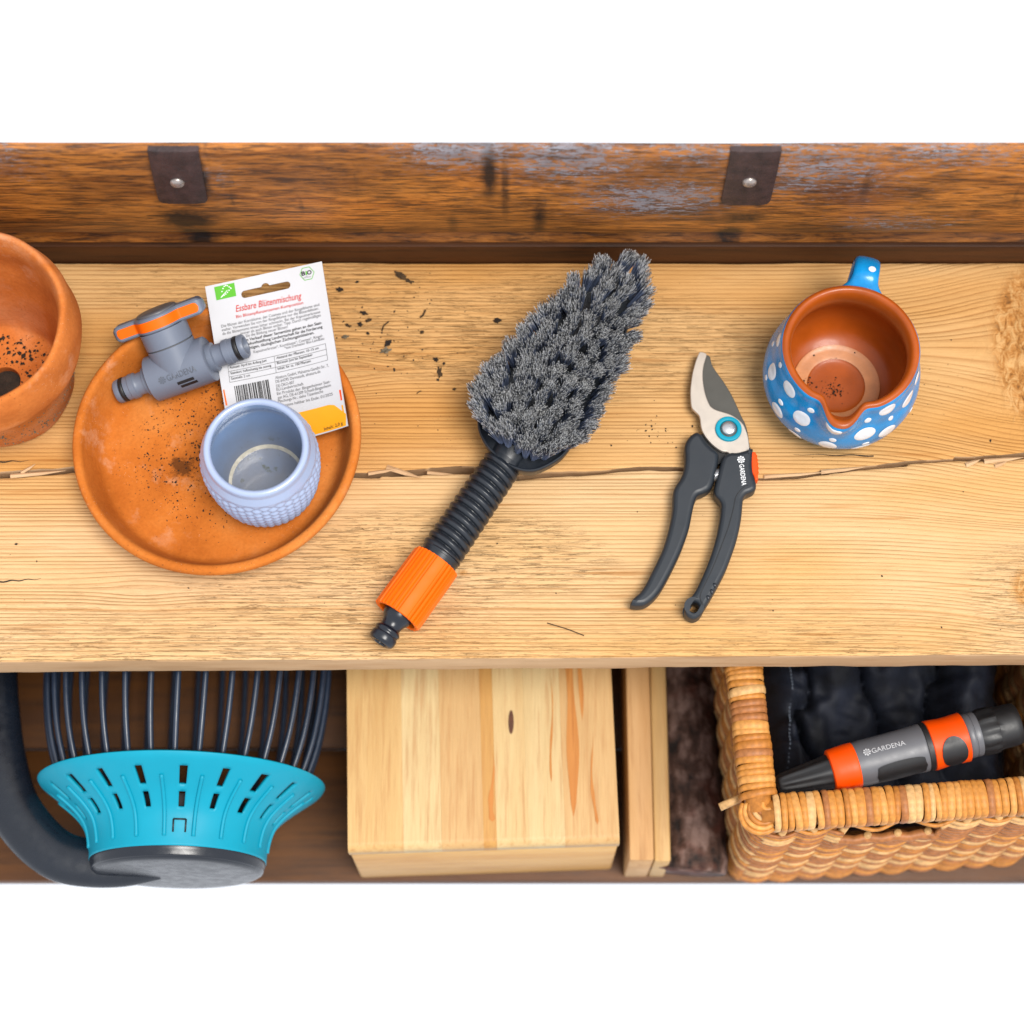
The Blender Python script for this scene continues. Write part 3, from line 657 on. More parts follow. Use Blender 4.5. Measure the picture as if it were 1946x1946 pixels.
# green leaf mark: twelve-star leaf on a green field
lf = quad('green_leaf_mark', [(153, 318), (370, 270), (393, 412), (180, 460)], M['print_green'])
def gl(x, y): q = np.array((153., 318.))+np.array((217., -48.))*x+np.array((27., 142.))*y; return zp(q[0], q[1], .0005)
dots = [(.30+.5*t-.0, .62-.42*math.sin(math.pi*min(t*1.05, 1))**.8-.25*t) for t in np.linspace(.08, 1, 7)]+[(.26+.55*t, .80-.02*t-.5*t*t) for t in np.linspace(.1, .95, 6)]
parts = [disc(gl, d, .035, 8, .05) for d in dots]
parts.append(([gl(.22, .86), gl(.25, .9), gl(.62, .45), gl(.60, .42)], [(0, 1, 2, 3)]))
V, F = join(*parts); mk('leaf_of_stars', V, F, M['print_white'], lf, smooth=False)
hx = [(1157+82*math.cos(R_(60*i-12)), 172+80*math.sin(R_(60*i-12))) for i in range(6)]; hi = [(1157+75*math.cos(R_(60*i-12)), 172+73*math.sin(R_(60*i-12))) for i in range(6)]
hexo = mk('hexagon_seal', [zp(x, y, .0004) for x, y in hx+hi], grid_faces(2, 6), M['print_green'], pkt, smooth=False)
ptext('B', (1100, 198), (1142, 189), 62, B_, .03); ptext('i', (1146, 188), (1160, 185), 62, M['print_green'], .04); ptext('O', (1160, 187), (1210, 176), 62, B_, .03)
ptext('nach', (1142, 208), (1166, 203), 15, G_); ptext('EG-Öko-Verordnung', (1112, 228), (1200, 209), 17, G_)
patch('orange_foot', lambda s, t: (lambda x0, y0: (x0+(1-t)*0, y0))(*(np.array((300+s*1290-(0), 0))+np.array((0, (lambda xx: (1-t)*np.interp(xx, [300, 1050, 1250, 1400, 1460, 1500, 1590], [1812, 1650, 1608, 1578, 1584, 1615, 1690])+t*np.interp(xx, [300, 1600], [2070, 1812.])-(2 if t > .9 else 0))(300+s*1290))))), 60, 10, M['print_yellow'])
quad('red_printed_corner', [(1512, 1432), (1532, 1428), (1549, 1540), (1530, 1542), (1525, 1500)], M['redorange'])
quad('orange_side_print', [(252, 1424), (266, 1420), (300, 1590), (282, 1594)], M['orange'])
quad('orange_side_print', [(1538, 1595), (1556, 1592), (1572, 1690), (1552, 1660)], M['print_yellow'], h=.00045)
ptext('Inhalt: 2,0 g', (1352, 1845), (1556, 1796), 48, B_, .006)

# ------------------------------------------------------------------ grey shut-off valve
def flower(fn, c, s):
    ps = [ring2(fn, c, .30*s, .44*s), disc(fn, c, .17*s, 10)]
    for i in range(8):
        a = i*math.pi/4; ps.append(disc(fn, (c[0]+.76*s*math.cos(a), c[1]+.76*s*math.sin(a)), .24*s, 8))
    return join(*ps)
e0, e1p = P(223, 745, .0190), P(467, 656.5, .0475)
E1 = (e1p-e0).normalized(); vc = (e0+e1p)/2; LEN = (e1p-e0).length
cam_v = (CAM-vc).normalized(); upi = E1.cross(cam_v)*-1
upi = (cam_v.cross(E1)).normalized()                 # in-image 'up' beside the axis
ST = (upi*.985+cam_v*.17).normalized(); ST = (ST-E1*ST.dot(E1)).normalized(); TO = E1.cross(ST)
if TO.dot(cam_v) < 0: TO = -TO
val = thing('shutoff_valve', 'grey plastic hose shut-off valve with an orange striped lever lying on the saucer and packet', 'hose valve', (vc.x, vc.y, .009))
MV = frame(vc, E1, ST)
rd = .0178
pr = rounded([(.010, -.0246), (rd-.0012, -.0246), (rd, -.0234), (rd, .0234), (rd-.0012, .0246), (.010, .0246)], it=1)
V, F = lathe(pr, 64); drum = mk('valve_body', tf(MV, V), F, M['grey_plastic'], val, auto=40)
hl = LEN/2
for s in (-1, 1):
    pr = [(.0095, .022), (.0112, .0225), (.0112, .0285), (.0090, .0292), (.0084, hl-.0185), (.0092, hl-.0170), (.0098, hl-.0165), (.0098, hl-.0125), (.0092, hl-.0118), (.0092, hl-.0082), (.0078, hl-.0080), (.0078, hl-.0045), (.0092, hl-.0042), (.0094, hl-.0012), (.0086, hl), (.0065, hl), (.006, hl-.001), (.006, hl-.02)]
    V, F = lathe(pr, 40); V = V*np.array([1, s, s]); cn = mk('hose_connector', tf(MV, V), F, M['grey_plastic'], val, auto=40)
    V, F = lathe(rounded([(.0076, hl-.0079), (.0094, hl-.0078), (.0096, hl-.0062), (.0094, hl-.0047), (.0076, hl-.0046)], it=1), 36); V = V*np.array([1, s, s])
    mk('seal_ring', tf(MV, V), F, M['black'], cn)
MS = frame(vc, ST, E1)
V, F = lathe(rounded([(.0182, 0), (.0182, .0100), (.0182, .0202), (.0178, .0205)], it=0), 56); mk('stem_housing', tf(MS, V), F, M['grey_plastic'], val, auto=40)
V, F = lathe([(.0170, .0204), (.0170, .0214)], 48); mk('seam', tf(MS, V), F, M['print_dark'], val)
V, F = lathe([(.0178, .0212), (.0183, .0216), (.0184, .0345)], 56); stem = mk('turning_stem', tf(MS, V), F, M['grey_plastic'], val, auto=40)
# lever: plan outline along E1 (x) and towards the viewer (y)
def lev_w(s):
    cap = .0062 if abs(s) < .031 else math.sqrt(max(.0062**2-(abs(s)-.031)**2, 0))
    dsc = math.sqrt(max(.0190**2-s*s, 0)); bl = 1/(1+math.exp((abs(s)-.0165)/.0016)); return max(cap, cap*(1-bl)+max(dsc, cap)*bl)
ss = np.concatenate([[-.0372], -.031-.0062*np.cos(np.linspace(.15, 1.57, 8)), np.linspace(-.030, .030, 50), .031+.0062*np.sin(np.linspace(0, 1.42, 8)), [.0372]])
loop = [(s, -lev_w(s)) for s in ss]+[(s, lev_w(s)) for s in ss[::-1][1:-1]]
zl = .0345
def prism(loop, z0, z1, bev, M4):
    n = len(loop); L = np.array(loop); cen = L.mean(0); V = []; rows = [(z0, bev), (z0+bev, 0), (z1-bev, 0), (z1, bev)]
    t = np.roll(L, -1, 0)-np.roll(L, 1, 0); nn = np.stack([t[:, 1], -t[:, 0]], 1); nn /= np.maximum(np.linalg.norm(nn, axis=1), 1e-9)[:, None]
    for z, b in rows: V += [(x, y, z) for x, y in L-nn*b]
    F = grid_faces(4, n)+[tuple(reversed(range(n))), tuple(range(3*n, 4*n))]
    return tf(M4, V), F
# viewer side is -y of MS when its y axis points away from the camera
ysgn = -1 if Vector(MS[:3, 1]).dot(cam_v) > 0 else 1
lp = [(x, y*ysgn) for x, y in loop]
if ysgn < 0: lp = lp[::-1]
V, F = prism(lp, zl, zl+.0125, .0012, np.eye(4))
for v in V:
    f_ = math.sqrt(max(1-(max(0, abs(v[0])-.0312)/.0061)**2, .02)); v[2] = zl+.00625+(v[2]-zl-.00625)*f_
V = tf(MS, V); lever = mk('lever', V, F, M['grey_plastic'], val, auto=40)
V, F = lathe(rounded([(.0160, 0), (.0160, .0012), (.0135, .0022), (.0001, .0026)], it=1), 40); mk('lever_cap', tf(MS, V+np.array([0, 0, zl+.0124])), F, M['grey_plastic2'], lever)
V = []; Fi = []; sl = np.linspace(-.0335, .0335, 80)
for s in sl:
    w = lev_w(s)+.00045 if abs(s) < .0325 else lev_w(s)+.0004; e = max(0, (abs(s)-.0305)/.0030); hh = .0037*math.sqrt(max(1-min(e, 1)**2, 0))
    for q in (-1, 1): V.append((s, -w*ysgn, zl+.00625+q*hh))
Fi = [(2*i, 2*i+2, 2*i+3, 2*i+1) for i in range(len(sl)-1)]
mk('orange_inlay', tf(MS, V), Fi, M['orange'], lever)
def drum_fn(ang0, x0, h=.00012):
    # text plane wrapped on the drum: x along E1, y up towards the stem
    def f(x, y, z):
        a = ang0-y/rd; d = TO*math.cos(a)-ST*math.sin(a); q = vc+E1*(x0+x)+d*(rd+h+z); return (q.x, q.y, q.z)
    return f
text('embossed_lettering', 'GARDENA', M['emboss'], drum, drum_fn(R_(8), -.0075), size=.0068, width=.0235, bold=0, ext=.0003)
V, F = flower(lambda x, y: drum_fn(R_(8), -.0115, .0003)(x, y, 0), (0, .0022), .0030); mk('embossed_flower', V, F, M['emboss'], drum, smooth=False)
for (a0, x0) in ((R_(27), -.0020), (R_(39), -.0008)):
    f = drum_fn(a0, x0, .0002); V = [f(x*.0135, y*.0026, 0) for y in (0, .5, 1) for x in (0, .5, 1)]; mk('black_mark', V, grid_faces(3, 3, False), M['black'], drum, smooth=False)

# ------------------------------------------------------------------ wash brush
za = .0185
gA, gB, gT, gG = P(830, 1066, za), P(754, 1171, za), P(722, 1222, za-.001), P(960, 876, za+.002)
br = thing('wash_brush', 'charcoal wash brush with stiff grey bristles facing up and an orange hose sleeve', 'brush', (P(960, 870).x, P(960, 870).y, .0005))
def along(a, b, prof, n=48, rfn=None):
    d = (b-a); L = d.length; V, F = lathe([(r, t*L) for r, t in prof], n, rfn); return tf(frame(a, d, (0, 0, 1)), V), F
Lg = (gG-gA).length
nr = 260; pr = []
for i in range(nr+1):
    t = i/nr; pr.append((.0152-.0012*t, t))
d = gG-gA; Mg = frame(gA, d, (0, 0, 1)); n = 64; ang = np.linspace(0, 2*np.pi, n, endpoint=False); Vg = []
for r, t in pr:
    s = t*Lg; ph = ((s-.004+.0016*np.sin(ang*1))/.0066) % 1.0
    rid = np.clip(1-np.abs(ph-.5)/.43, 0, 1)**.35
    env = np.clip((np.cos(ang*1)+.55)/1.0, 0, 1)*(.0060 < s < Lg-.004)
    rr = r-.0014+.0030*rid*env+.0014*(1-env)
    if s < .004: rr = np.full(n, r-.0004)
    Vg.append(np.stack([rr*np.cos(ang), rr*np.sin(ang)*1.02, np.full(n, s)], 1))
Vg = np.concatenate(Vg); mk('ribbed_grip', tf(Mg, Vg), grid_faces(nr+1, n), M['charcoal'], br, auto=60)
def fl(a, r, z): return r+(.0007*np.sign(np.sin(a*30)) * ((np.abs(np.sin(a*2.0+.7)) > .42)) if r > .0175 else 0)
V, F = along(gA+(gA-gG).normalized()*.0004, gB, rounded([(.0150, .0), (.0176, 0), (.0182, .012), (.0184, .5), (.0186, .985), (.0180, 1.0), (.0158, 1.0), (.0150, .985), (.0148, .8)], it=1), 264, fl)
mk('orange_sleeve', V, F, M['orange'], br, auto=25)
V, F = along(gB-(gB-gA).normalized()*.008, gT, rounded([(.0147, .0), (.0147, .06), (.0118, .1), (.0112, .30), (.0085, .42), (.0078, .52), (.0080, .60), (.0098, .63), (.0100, .69), (.0092, .71), (.0092, .76), (.0101, .78), (.0102, .90), (.0096, .96), (.0080, 1.0), (.0055, 1.0), (.0048, .97), (.0048, .7)], it=2), 48)
mk('hose_nipple', V, F, M['dark_plastic'], br, auto=50)
hp = [(907, 803), (918, 752), (966, 694), (1026, 630), (1076, 574), (1118, 537), (1148, 522), (1180, 519), (1203, 536), (1206, 585), (1188, 640), (1155, 716), (1119, 790), (1084, 853), (1056, 880), (1015, 898), (975, 892), (940, 868), (916, 838)]
HL = spline([tuple(P(x, y, .03))[:2] for x, y in hp], 6, True); hcen = HL.mean(0)
def inset(L, d):
    t = np.roll(L, -1, 0)-np.roll(L, 1, 0); nn = np.stack([t[:, 1], -t[:, 0]], 1); nn /= np.linalg.norm(nn, axis=1)[:, None]
    s = 1 if ((L-hcen)*nn).sum() > 0 else -1
    return L-s*nn*d
rows = [(.0012, .016), (.0015, .012), (.005, .0085), (.012, .0045), (.022, .0012), (.031, 0), (.033, .0004), (.0335, .0012), (.0330, .0022), (.0285, .0026), (.0282, .004), (.0282, .012)]
V = []; n = len(HL)
for z, dd in rows:
    L = inset(HL, dd); V += [(x, y, z) for x, y in L]
F = grid_faces(len(rows), n)+[tuple(range(n)), tuple(range((len(rows)-1)*n, len(rows)*n))]
ax = (gG-gA).normalized()
head = mk('brush_head', V, F, M['charcoal'], br, auto=50)
V, F = along(gG-ax*.004, gG+ax*.030, rounded([(.0125, 0), (.0138, .05), (.0142, .3), (.0155, .6), (.0170, 1.0)], it=2), 40); mk('neck', V, F, M['charcoal'], br)
def tuft_mesh(seed):
    r = random.Random(seed); V = []; F = []
    sh = []; tp = []
    for _ in range(150):
        a = r.random()*6.28; q = math.sqrt(r.random()); b0 = (1.7e-3*q*math.cos(a), 1.7e-3*q*math.sin(a), 0)
        sp = 5.3e-3*q+r.gauss(0, .8e-3); l = .031+r.gauss(0, .0016)-.0008*q*q; tip = (sp*math.cos(a)+r.gauss(0, 3e-4), sp*math.sin(a)+r.gauss(0, 3e-4), l)
        mid = tuple(b0[i]*.5+tip[i]*.5 - (tip[i]-b0[i])*(.06 if i < 2 else 0) for i in range(3))
        w = 2.1e-4; g_ = (r.random() < .50)*r.uniform(.6, 1.3); o = len(V); p0 = r.random()*6.28
        for c0 in (b0, mid, tip):
            for j in range(3): V.append((c0[0]+w*math.cos(p0+2.09*j), c0[1]+w*math.sin(p0+2.09*j), c0[2])); sh.append(g_); tp.append(c0[2]/l)
        for i in range(2):
            for j in range(3): k2 = (j+1) % 3; F.append((o+3*i+j, o+3*i+k2, o+3*i+3+k2, o+3*i+3+j))
        F.append((o+6, o+7, o+8))
    me = bpy.data.meshes.new('bristle_tuft'); me.from_pydata(V, [], F); me.materials.append(M['bristle'])
    me.attributes.new('shade', 'FLOAT', 'POINT').data.foreach_set('value', sh); me.attributes.new('tip', 'FLOAT', 'POINT').data.foreach_set('value', tp); return me
TM = [tuft_mesh(i) for i in range(6)]
from mathutils.geometry import intersect_point_line
inl = inset(HL, .0042)
def inside(p, L):
    c_ = False; n_ = len(L); j = n_-1
    for i in range(n_):
        if (L[i][1] > p[1]) != (L[j][1] > p[1]) and p[0] < (L[j][0]-L[i][0])*(p[1]-L[i][1])/(L[j][1]-L[i][1])+L[i][0]: c_ = not c_
        j = i
    return c_
A0 = P(1000, 868, .03); A1 = P(1186, 540, .03); ad = (A1-A0); AL = ad.length; ad.normalize(); an = Vector((ad.y, -ad.x, 0))
bo = ORG[br.name]
spots_ = [(i*.0060+.003*(j % 2), j*.0098+.0004+.0015*math.sin(i*.5)) for i in range(-4, 42) for j in range(-7, 8)]
inl2 = inset(HL, .0098); spots_ = [q for q in spots_ if inside(tuple(A0+ad*q[0]+an*q[1])[:2], inl2)]
cl_ = np.concatenate([inl, inl[:1]]); cum = np.concatenate([[0], np.cumsum(np.hypot(*np.diff(cl_, axis=0).T))]); nb_ = int(cum[-1]/.0066)
for i in range(nb_):
    t_ = cum[-1]*i/nb_; v_ = Vector((np.interp(t_, cum, cl_[:, 0]), np.interp(t_, cum, cl_[:, 1]), A0.z))-A0; spots_.append((v_.dot(ad), v_.dot(an)))
for n_i, (s, w) in enumerate(spots_):
    s += .0085*min(1, max(0, (.030-s)/.030))
    if True:
        p = A0+ad*s+an*w
        pass
        p += Vector((random.gauss(0, .0005), random.gauss(0, .0005), 0))
        hwid = .034-.012*s/AL; tl = .34*w/hwid+.24*min(1, max(.15, s/.035)); ta = .34*max(0, (s/AL-.72)/.28)-.02
        dr = Vector((0, 0, 1))+an*(tl+random.gauss(0, .07))+ad*(ta+random.gauss(0, .07)); dr.normalize()
        o = link(bpy.data.objects.new('bristle_tuft', random.choice(TM))); o.parent = br
        o.rotation_mode = 'QUATERNION'; o.rotation_quaternion = Vector((0, 0, 1)).rotation_difference(dr) @ Matrix.Rotation(random.random()*6.28, 3, 'Z').to_quaternion()
        sc_ = random.uniform(.90, 1.06); o.scale = (1, 1, sc_*.97); o.location = p-bo+Vector((0, 0, .0281-.03))

# ------------------------------------------------------------------ pruning shears
prn = thing('pruning_shears', 'bypass pruning shears with charcoal handles, turquoise pivot ring and orange lock', 'pruning shears', (P(1330, 900).x, P(1330, 900).y, .0008))
def z5(x, y, z): return P(1290+x/6.44, 660+y/6.44, z)
def z6(x, y, z): return P(1190+x/5.222, 820+y/5.222, z)
def lp_(f, pts, z, per=5): return [tuple(f(x, y, z))[:2] for x, y in spline(pts, per, True)]
lh = [(690, 25), (740, 45), (765, 80), (800, 130), (850, 180), (900, 218), (915, 260), (905, 340), (890, 400), (875, 470), (855, 540), (820, 595), (760, 630), (710, 650), (685, 690), (670, 740), (650, 830), (625, 960), (590, 1070), (545, 1190), (490, 1310), (430, 1430), (370, 1540), (310, 1630), (240, 1700), (180, 1735), (120, 1745), (70, 1742), (38, 1730), (60, 1680), (100, 1640), (140, 1605), (190, 1530), (250, 1410), (310, 1290), (370, 1150), (410, 1010), (440, 880), (455, 780), (460, 680), (465, 610), (490, 550), (530, 490), (560, 420), (575, 340), (578, 260), (575, 180), (590, 120), (630, 60)]
rh = [(1040, 226), (1100, 225), (1180, 205), (1235, 186), (1254, 196), (1250, 225), (1244, 330), (1252, 420), (1270, 480), (1285, 540), (1278, 590), (1240, 620), (1190, 640), (1160, 680), (1150, 750), (1140, 860), (1120, 980), (1085, 1120), (1040, 1250), (990, 1380), (930, 1500), (880, 1590), (830, 1680), (780, 1760), (740, 1830), (700, 1865), (650, 1872), (600, 1845), (577, 1795), (590, 1730), (630, 1670), (680, 1600), (740, 1480), (800, 1340), (850, 1200), (890, 1060), (920, 920), (935, 800), (938, 745), (920, 700), (880, 650), (870, 600), (885, 520), (905, 440), (930, 340), (955, 270), (995, 240)]
zh = .0165
outline('handle', [lp_(z6, lh, .011)], M['softgrip'], prn, .0008, zh, .0038, res=3, label='plain handle with a pointed end')
hole = [tuple(z6(668+52*math.cos(t), 1755+50*math.sin(t), .011))[:2] for t in np.linspace(0, 2*np.pi, 28, endpoint=False)]
outline('handle', [lp_(z6, rh, .011), hole], M['softgrip'], prn, .0008, zh, .0034, res=3, label='handle with a hanging hole and white lettering')
sil = [(265, 65), (320, 80), (338, 105), (310, 200), (292, 300), (292, 400), (305, 500), (325, 590), (350, 660), (385, 730), (450, 775), (530, 800), (610, 825), (680, 860), (740, 905), (790, 960), (825, 1040), (845, 1110), (856, 1190), (862, 1250), (850, 1330), (780, 1350), (650, 1345), (600, 1292), (530, 1280), (460, 1240), (390, 1180), (330, 1110), (285, 1030), (265, 950), (260, 895), (243, 838), (190, 785), (155, 740), (142, 640), (140, 540), (150, 430), (165, 330), (190, 230), (215, 150), (242, 85)]
drk = [(340, 95), (380, 115), (392, 160), (412, 225), (460, 300), (540, 410), (610, 520), (670, 630), (720, 740), (770, 850), (810, 930), (840, 1030), (858, 1150), (856, 1230), (700, 1280), (480, 1250), (330, 1120), (290, 1030), (400, 900), (330, 720), (270, 560), (262, 400), (280, 250), (310, 150)]
outline('cutting_blade', [lp_(z5, drk, .008, 4)], M['coated'], prn, .0055, .0084, .0006, res=1, label='dark coated cutting blade')
outline('counter_blade', [lp_(z5, sil, .011, 4)], M['steel'], prn, .0088, .0128, .0006, res=2, label='bare steel counter blade')
outline('blade_root', [lp_(z5, [(300, 1040), (480, 1000), (700, 1100), (860, 1190), (860, 1330), (640, 1340), (520, 1420), (380, 1420), (330, 1250), (270, 1120)], .008, 4)], M['black'], prn, .003, .0080, .0006, res=1)
pc = z5(608, 1000, .0135)
V, F = lathe(rounded([(.0062, .0128), (.0066, .0146), (.0072, .0150), (.0094, .0150), (.0099, .0146), (.0101, .0128)], it=1), 48); mk('pivot_ring', V+np.array([pc.x, pc.y, 0]), F, M['turq'], prn)
V, F = lathe([(.0063, .0134), (.0001, .0134)], 40); mk('pivot_recess', V+np.array([pc.x, pc.y, 0]), F, M['coated'], prn)
V, F = lathe(rounded([(.0056, .0134), (.0056, .0158), (.0050, .0168), (.0030, .0174), (.0001, .0176)], it=2), 40); mk('pivot_bolt', V+np.array([pc.x, pc.y, 0]), F, M['bolt'], prn)
outline('lock_slider', [[tuple(z6(x, y, .011))[:2] for x, y in [(1232, 215), (1278, 215), (1286, 235), (1298, 250), (1294, 270), (1306, 290), (1300, 310), (1311, 330), (1304, 350), (1314, 372), (1306, 395), (1313, 415), (1304, 440), (1306, 490), (1275, 495), (1262, 450), (1240, 420)]]], M['redorange'], prn, .004, .0140, .0010, res=2)
ln = spline([(1283, 545), (1240, 532), (1180, 545), (1120, 600), (1085, 660), (1060, 780), (1010, 960), (940, 1150), (860, 1350), (790, 1500), (742, 1600), (735, 1660), (760, 1720), (778, 1752)], 5)
V, F = tube([z6(x, y, zh-.0001-(.0016 if i < 8 or i > len(ln)-6 else 0)) for i, (x, y) in enumerate(ln)], .00036, 6); mk('seam_line', V, F, M['black'], prn)
for (x, y) in ((878, 1525), (848, 1588), (812, 1648)):
    a, b = z6(x-12, y-24, zh-.0007), z6(x+12, y+24, zh-.0007); pts = [a+(b-a)*t for t in np.linspace(0, 1, 7)]
    V, F = tube(pts, [.0004, .0012, .0015, .0016, .0015, .0012, .0004], 8); mk('grip_nub', V, F, M['charcoal'], prn)
pts = []
sa, sb = z6(880, 460, .009), z6(915, 385, .009)
sa, sb = z6(862, 440, .0095), z6(935, 425, .0095)
for i in range(120):
    t = i/119; a = t*2*math.pi*6; q = sa+(sb-sa)*t; w = (sb-sa).normalized(); u = Vector((0, 0, 1)); v = w.cross(u); pts.append(q+(u*math.cos(a)+v*math.sin(a))*.0042)
V, F = tube(pts, .0005, 6); mk('coil_spring', V, F, M['bolt'], prn)
ta, tb = z6(1122, 328, zh), z6(1148, 537, zh); tdx = (tb-ta).normalized(); tup = Vector((-tdx.y, tdx.x, 0))
def tfn(x, y, z): q = ta+tdx*x+tup*y; return (q.x, q.y, zh+.0002+z)
text('white_lettering', 'GARDENA', M['print_white'], prn, tfn, size=.0050, width=(tb-ta).length, bold=.012)
V, F = flower(lambda x, y: tfn(x, y, 0), (-.0038, .0018), .0030); mk('white_flower_mark', V, F, M['print_white'], prn, smooth=False)

# ------------------------------------------------------------------ dotted jug
HM = .080
c, Rm = rimfit(1484.5, 1748.5, 662, HM); c.y = P(1616, 662, HM).y; mc = Vector((c.x, c.y, 0))
mug = thing('clay_jug', 'round blue glazed clay jug with white dots, pouring lip and handle', 'jug', (mc.x, mc.y, .0006))
k = Rm; tip = P(1595, 818, HM); phs = math.atan2(tip.y-mc.y, tip.x-mc.x); spl = ((tip-mc).xy.length/k)-1
zs_ = [.0006, .003, .009, .017, .026, .036, .047, .057, .066, .073, .078, HM]; rs_ = [.033, .040, .0485, .0545, .0578, .0588, .0575, .0545, .0518, .0504, .0500, .0496]
rs_ = [r*(k/.0496) if z > .06 else r for r, z in zip(rs_, zs_)]
zz_ = spline(list(zip(rs_, zs_)), 8)
def spout(a, z, lo=.044):
    d = (a-phs+np.pi) % (2*np.pi)-np.pi; w = np.clip((z-lo)/(HM-lo), 0, 1); w = w*w*(3-2*w)
    return 1+spl*np.exp(-np.abs(d/.23)**2.6)*w - .03*np.exp(-np.abs((np.abs(d)-.36)/.12)**2)*w
def jug_o(a, z): return np.interp(z, zz_[:, 1], zz_[:, 0])*spout(a, z)
n = 240; a = np.linspace(0, 2*np.pi, n, endpoint=False); Vm = [np.stack([.001*np.cos(a), .001*np.sin(a), np.full(n, .0006)], 1)]
zo = np.concatenate([[.0006], zz_[1:, 1]])
for z in zo: r = jug_o(a, z)+.00015*np.sin(5*a+z*90); Vm.append(np.stack([r*np.cos(a), r*np.sin(a), np.full(n, z)], 1))
r = jug_o(a, HM)-.0007; Vm.append(np.stack([r*np.cos(a), r*np.sin(a), np.full(n, HM+.0012)], 1))
Vm = np.concatenate(Vm); jb = mk('jug_body', Vm+np.array(mc), grid_faces(len(Vm)//n, n), M['mug_blue'], mug)
inn = rounded([(k-.0007, HM+.0012), (k-.0030, HM+.0030), (k-.0062, HM+.0016), (k-.0082, HM-.005), (k-.0075, HM-.014), (.0470, .055), (.0515, .040), (.0500, .026), (.0430, .0150), (.0330, .0105), (.0300, .0098), (.0225, .0095), (.0210, .0085), (.0150, .0080), (.0001, .0080)], it=2)
V = []
for (r, z) in inn: rr = r*spout(a, z, .055); V.append(np.stack([rr*np.cos(a), rr*np.sin(a), np.full(n, z)], 1))
V = np.concatenate(V); ji = mk('jug_inside', V+np.array(mc), grid_faces(len(inn), n), M['mug_clay'], mug)
V, F = lathe([(.0225, .0101), (.0245, .0106), (.0290, .0108), (.0320, .0114), (.0335, .0122)], 60)
mk('pale_floor_ring', V*np.array([.99, .99, 1])+np.array(mc), F, plain('pale_clay', lin(206, 138, 88), .4, .15, 90, 500, .0003, .3), ji)
hd = P(1646, 478, HM)-mc; hang = math.atan2(hd.y, hd.x)-.04
hx_, hy_ = math.cos(hang), math.sin(hang)
hpth = spline([(k-.0015, HM-.0075), (k+.003, HM-.0030), (k+.010, HM+.0005), (k+.020, HM-.003), (k+.0275, HM-.013), (k+.0285, HM-.027), (k+.022, HM-.042), (k+.010, HM-.053), (k+.000, HM-.057)], 6)
V = []; nh = 14
for i, (r, z) in enumerate(hpth):
    t = i/(len(hpth)-1); j0, j1 = max(i-1, 0), min(i+1, len(hpth)-1); tg = np.array(hpth[j1])-np.array(hpth[j0]); tg /= np.linalg.norm(tg); nn = np.array((-tg[1], tg[0]))
    wd = (.0098+.007*math.exp(-(t/.12)**2)+.004*max(0, t-.8)/.2); th = .0042
    for j in range(nh):
        q = 2*math.pi*j/nh; cs = math.copysign(abs(math.cos(q))**.7, math.cos(q)); sn_ = math.copysign(abs(math.sin(q))**.8, math.sin(q))
        rr, zq, s = r+nn[0]*sn_*th, z+nn[1]*sn_*th, cs*wd
        V.append((mc.x+hx_*rr-hy_*s, mc.y+hy_*rr+hx_*s, zq))
hnd = mk('handle', V, grid_faces(len(hpth), nh)+[tuple(range(nh))], M['mug_blue'], mug)
# white dots painted on the glaze: find the spot on the body that each one occupies
ga, gz = np.meshgrid(np.linspace(-np.pi, np.pi, 720), np.linspace(.004, HM-.002, 160)); gr = jug_o(ga, gz)
gx, gy = mc.x+gr*np.cos(ga), mc.y+gr*np.sin(ga)
ddx, ddy, ddz = gx-CAM.x, gy-CAM.y, gz-CAM.z; zc = ddy*math.sin(TH)-ddz*math.cos(TH)
gpx = CPX+FPX*ddx/zc; gpy = CPX-FPX*(ddy*math.cos(TH)+ddz*math.sin(TH))/zc
facing = (np.cos(ga)*(CAM.x-gx)+np.sin(ga)*(CAM.y-gy))+.9*(gz-.036)/.02*(CAM.z)*.6
dotpx = [(137, 1140, 6.4), (207, 1080, 2.4), (287, 1305, 6.4), (80, 1195, 2.2), (175, 1495, 6.4), (209, 1420, 2.4), (400, 1570, 6.8), (487, 1495, 2.6), (340, 1715, 6.4), (367, 1675, 2.4), (690, 1685, 6.6), (690, 1770, 2.6), (640, 1820, 6.8), (985, 1718, 7.2), (1010, 1587, 2.6), (990, 1800, 2.4), (1190, 1490, 6.2), (1218, 1568, 2.3), (1380, 1390, 6.4), (1190, 1690, 6.8), (950, 1850, 6.6), (195, 850, 4.6), (145, 885, 2.2), (1420, 1500, 2.2), (1462, 1200, 5.0)]
spots = []
for (x, y, r) in dotpx:
    qx, qy = 1440+x/4.83, 470+y/4.83
    e = (gpx-qx)**2+(gpy-qy)**2+np.where(facing < 0, 1e4, 0); i = np.unravel_index(np.argmin(e), e.shape); spots.append((ga[i], gz[i], r*.00108))
for t in range(9): spots.append((.35+t*.29, random.uniform(.02, .055), random.choice((.006, .0024))))
spots.append((hang+9, 0, 0))
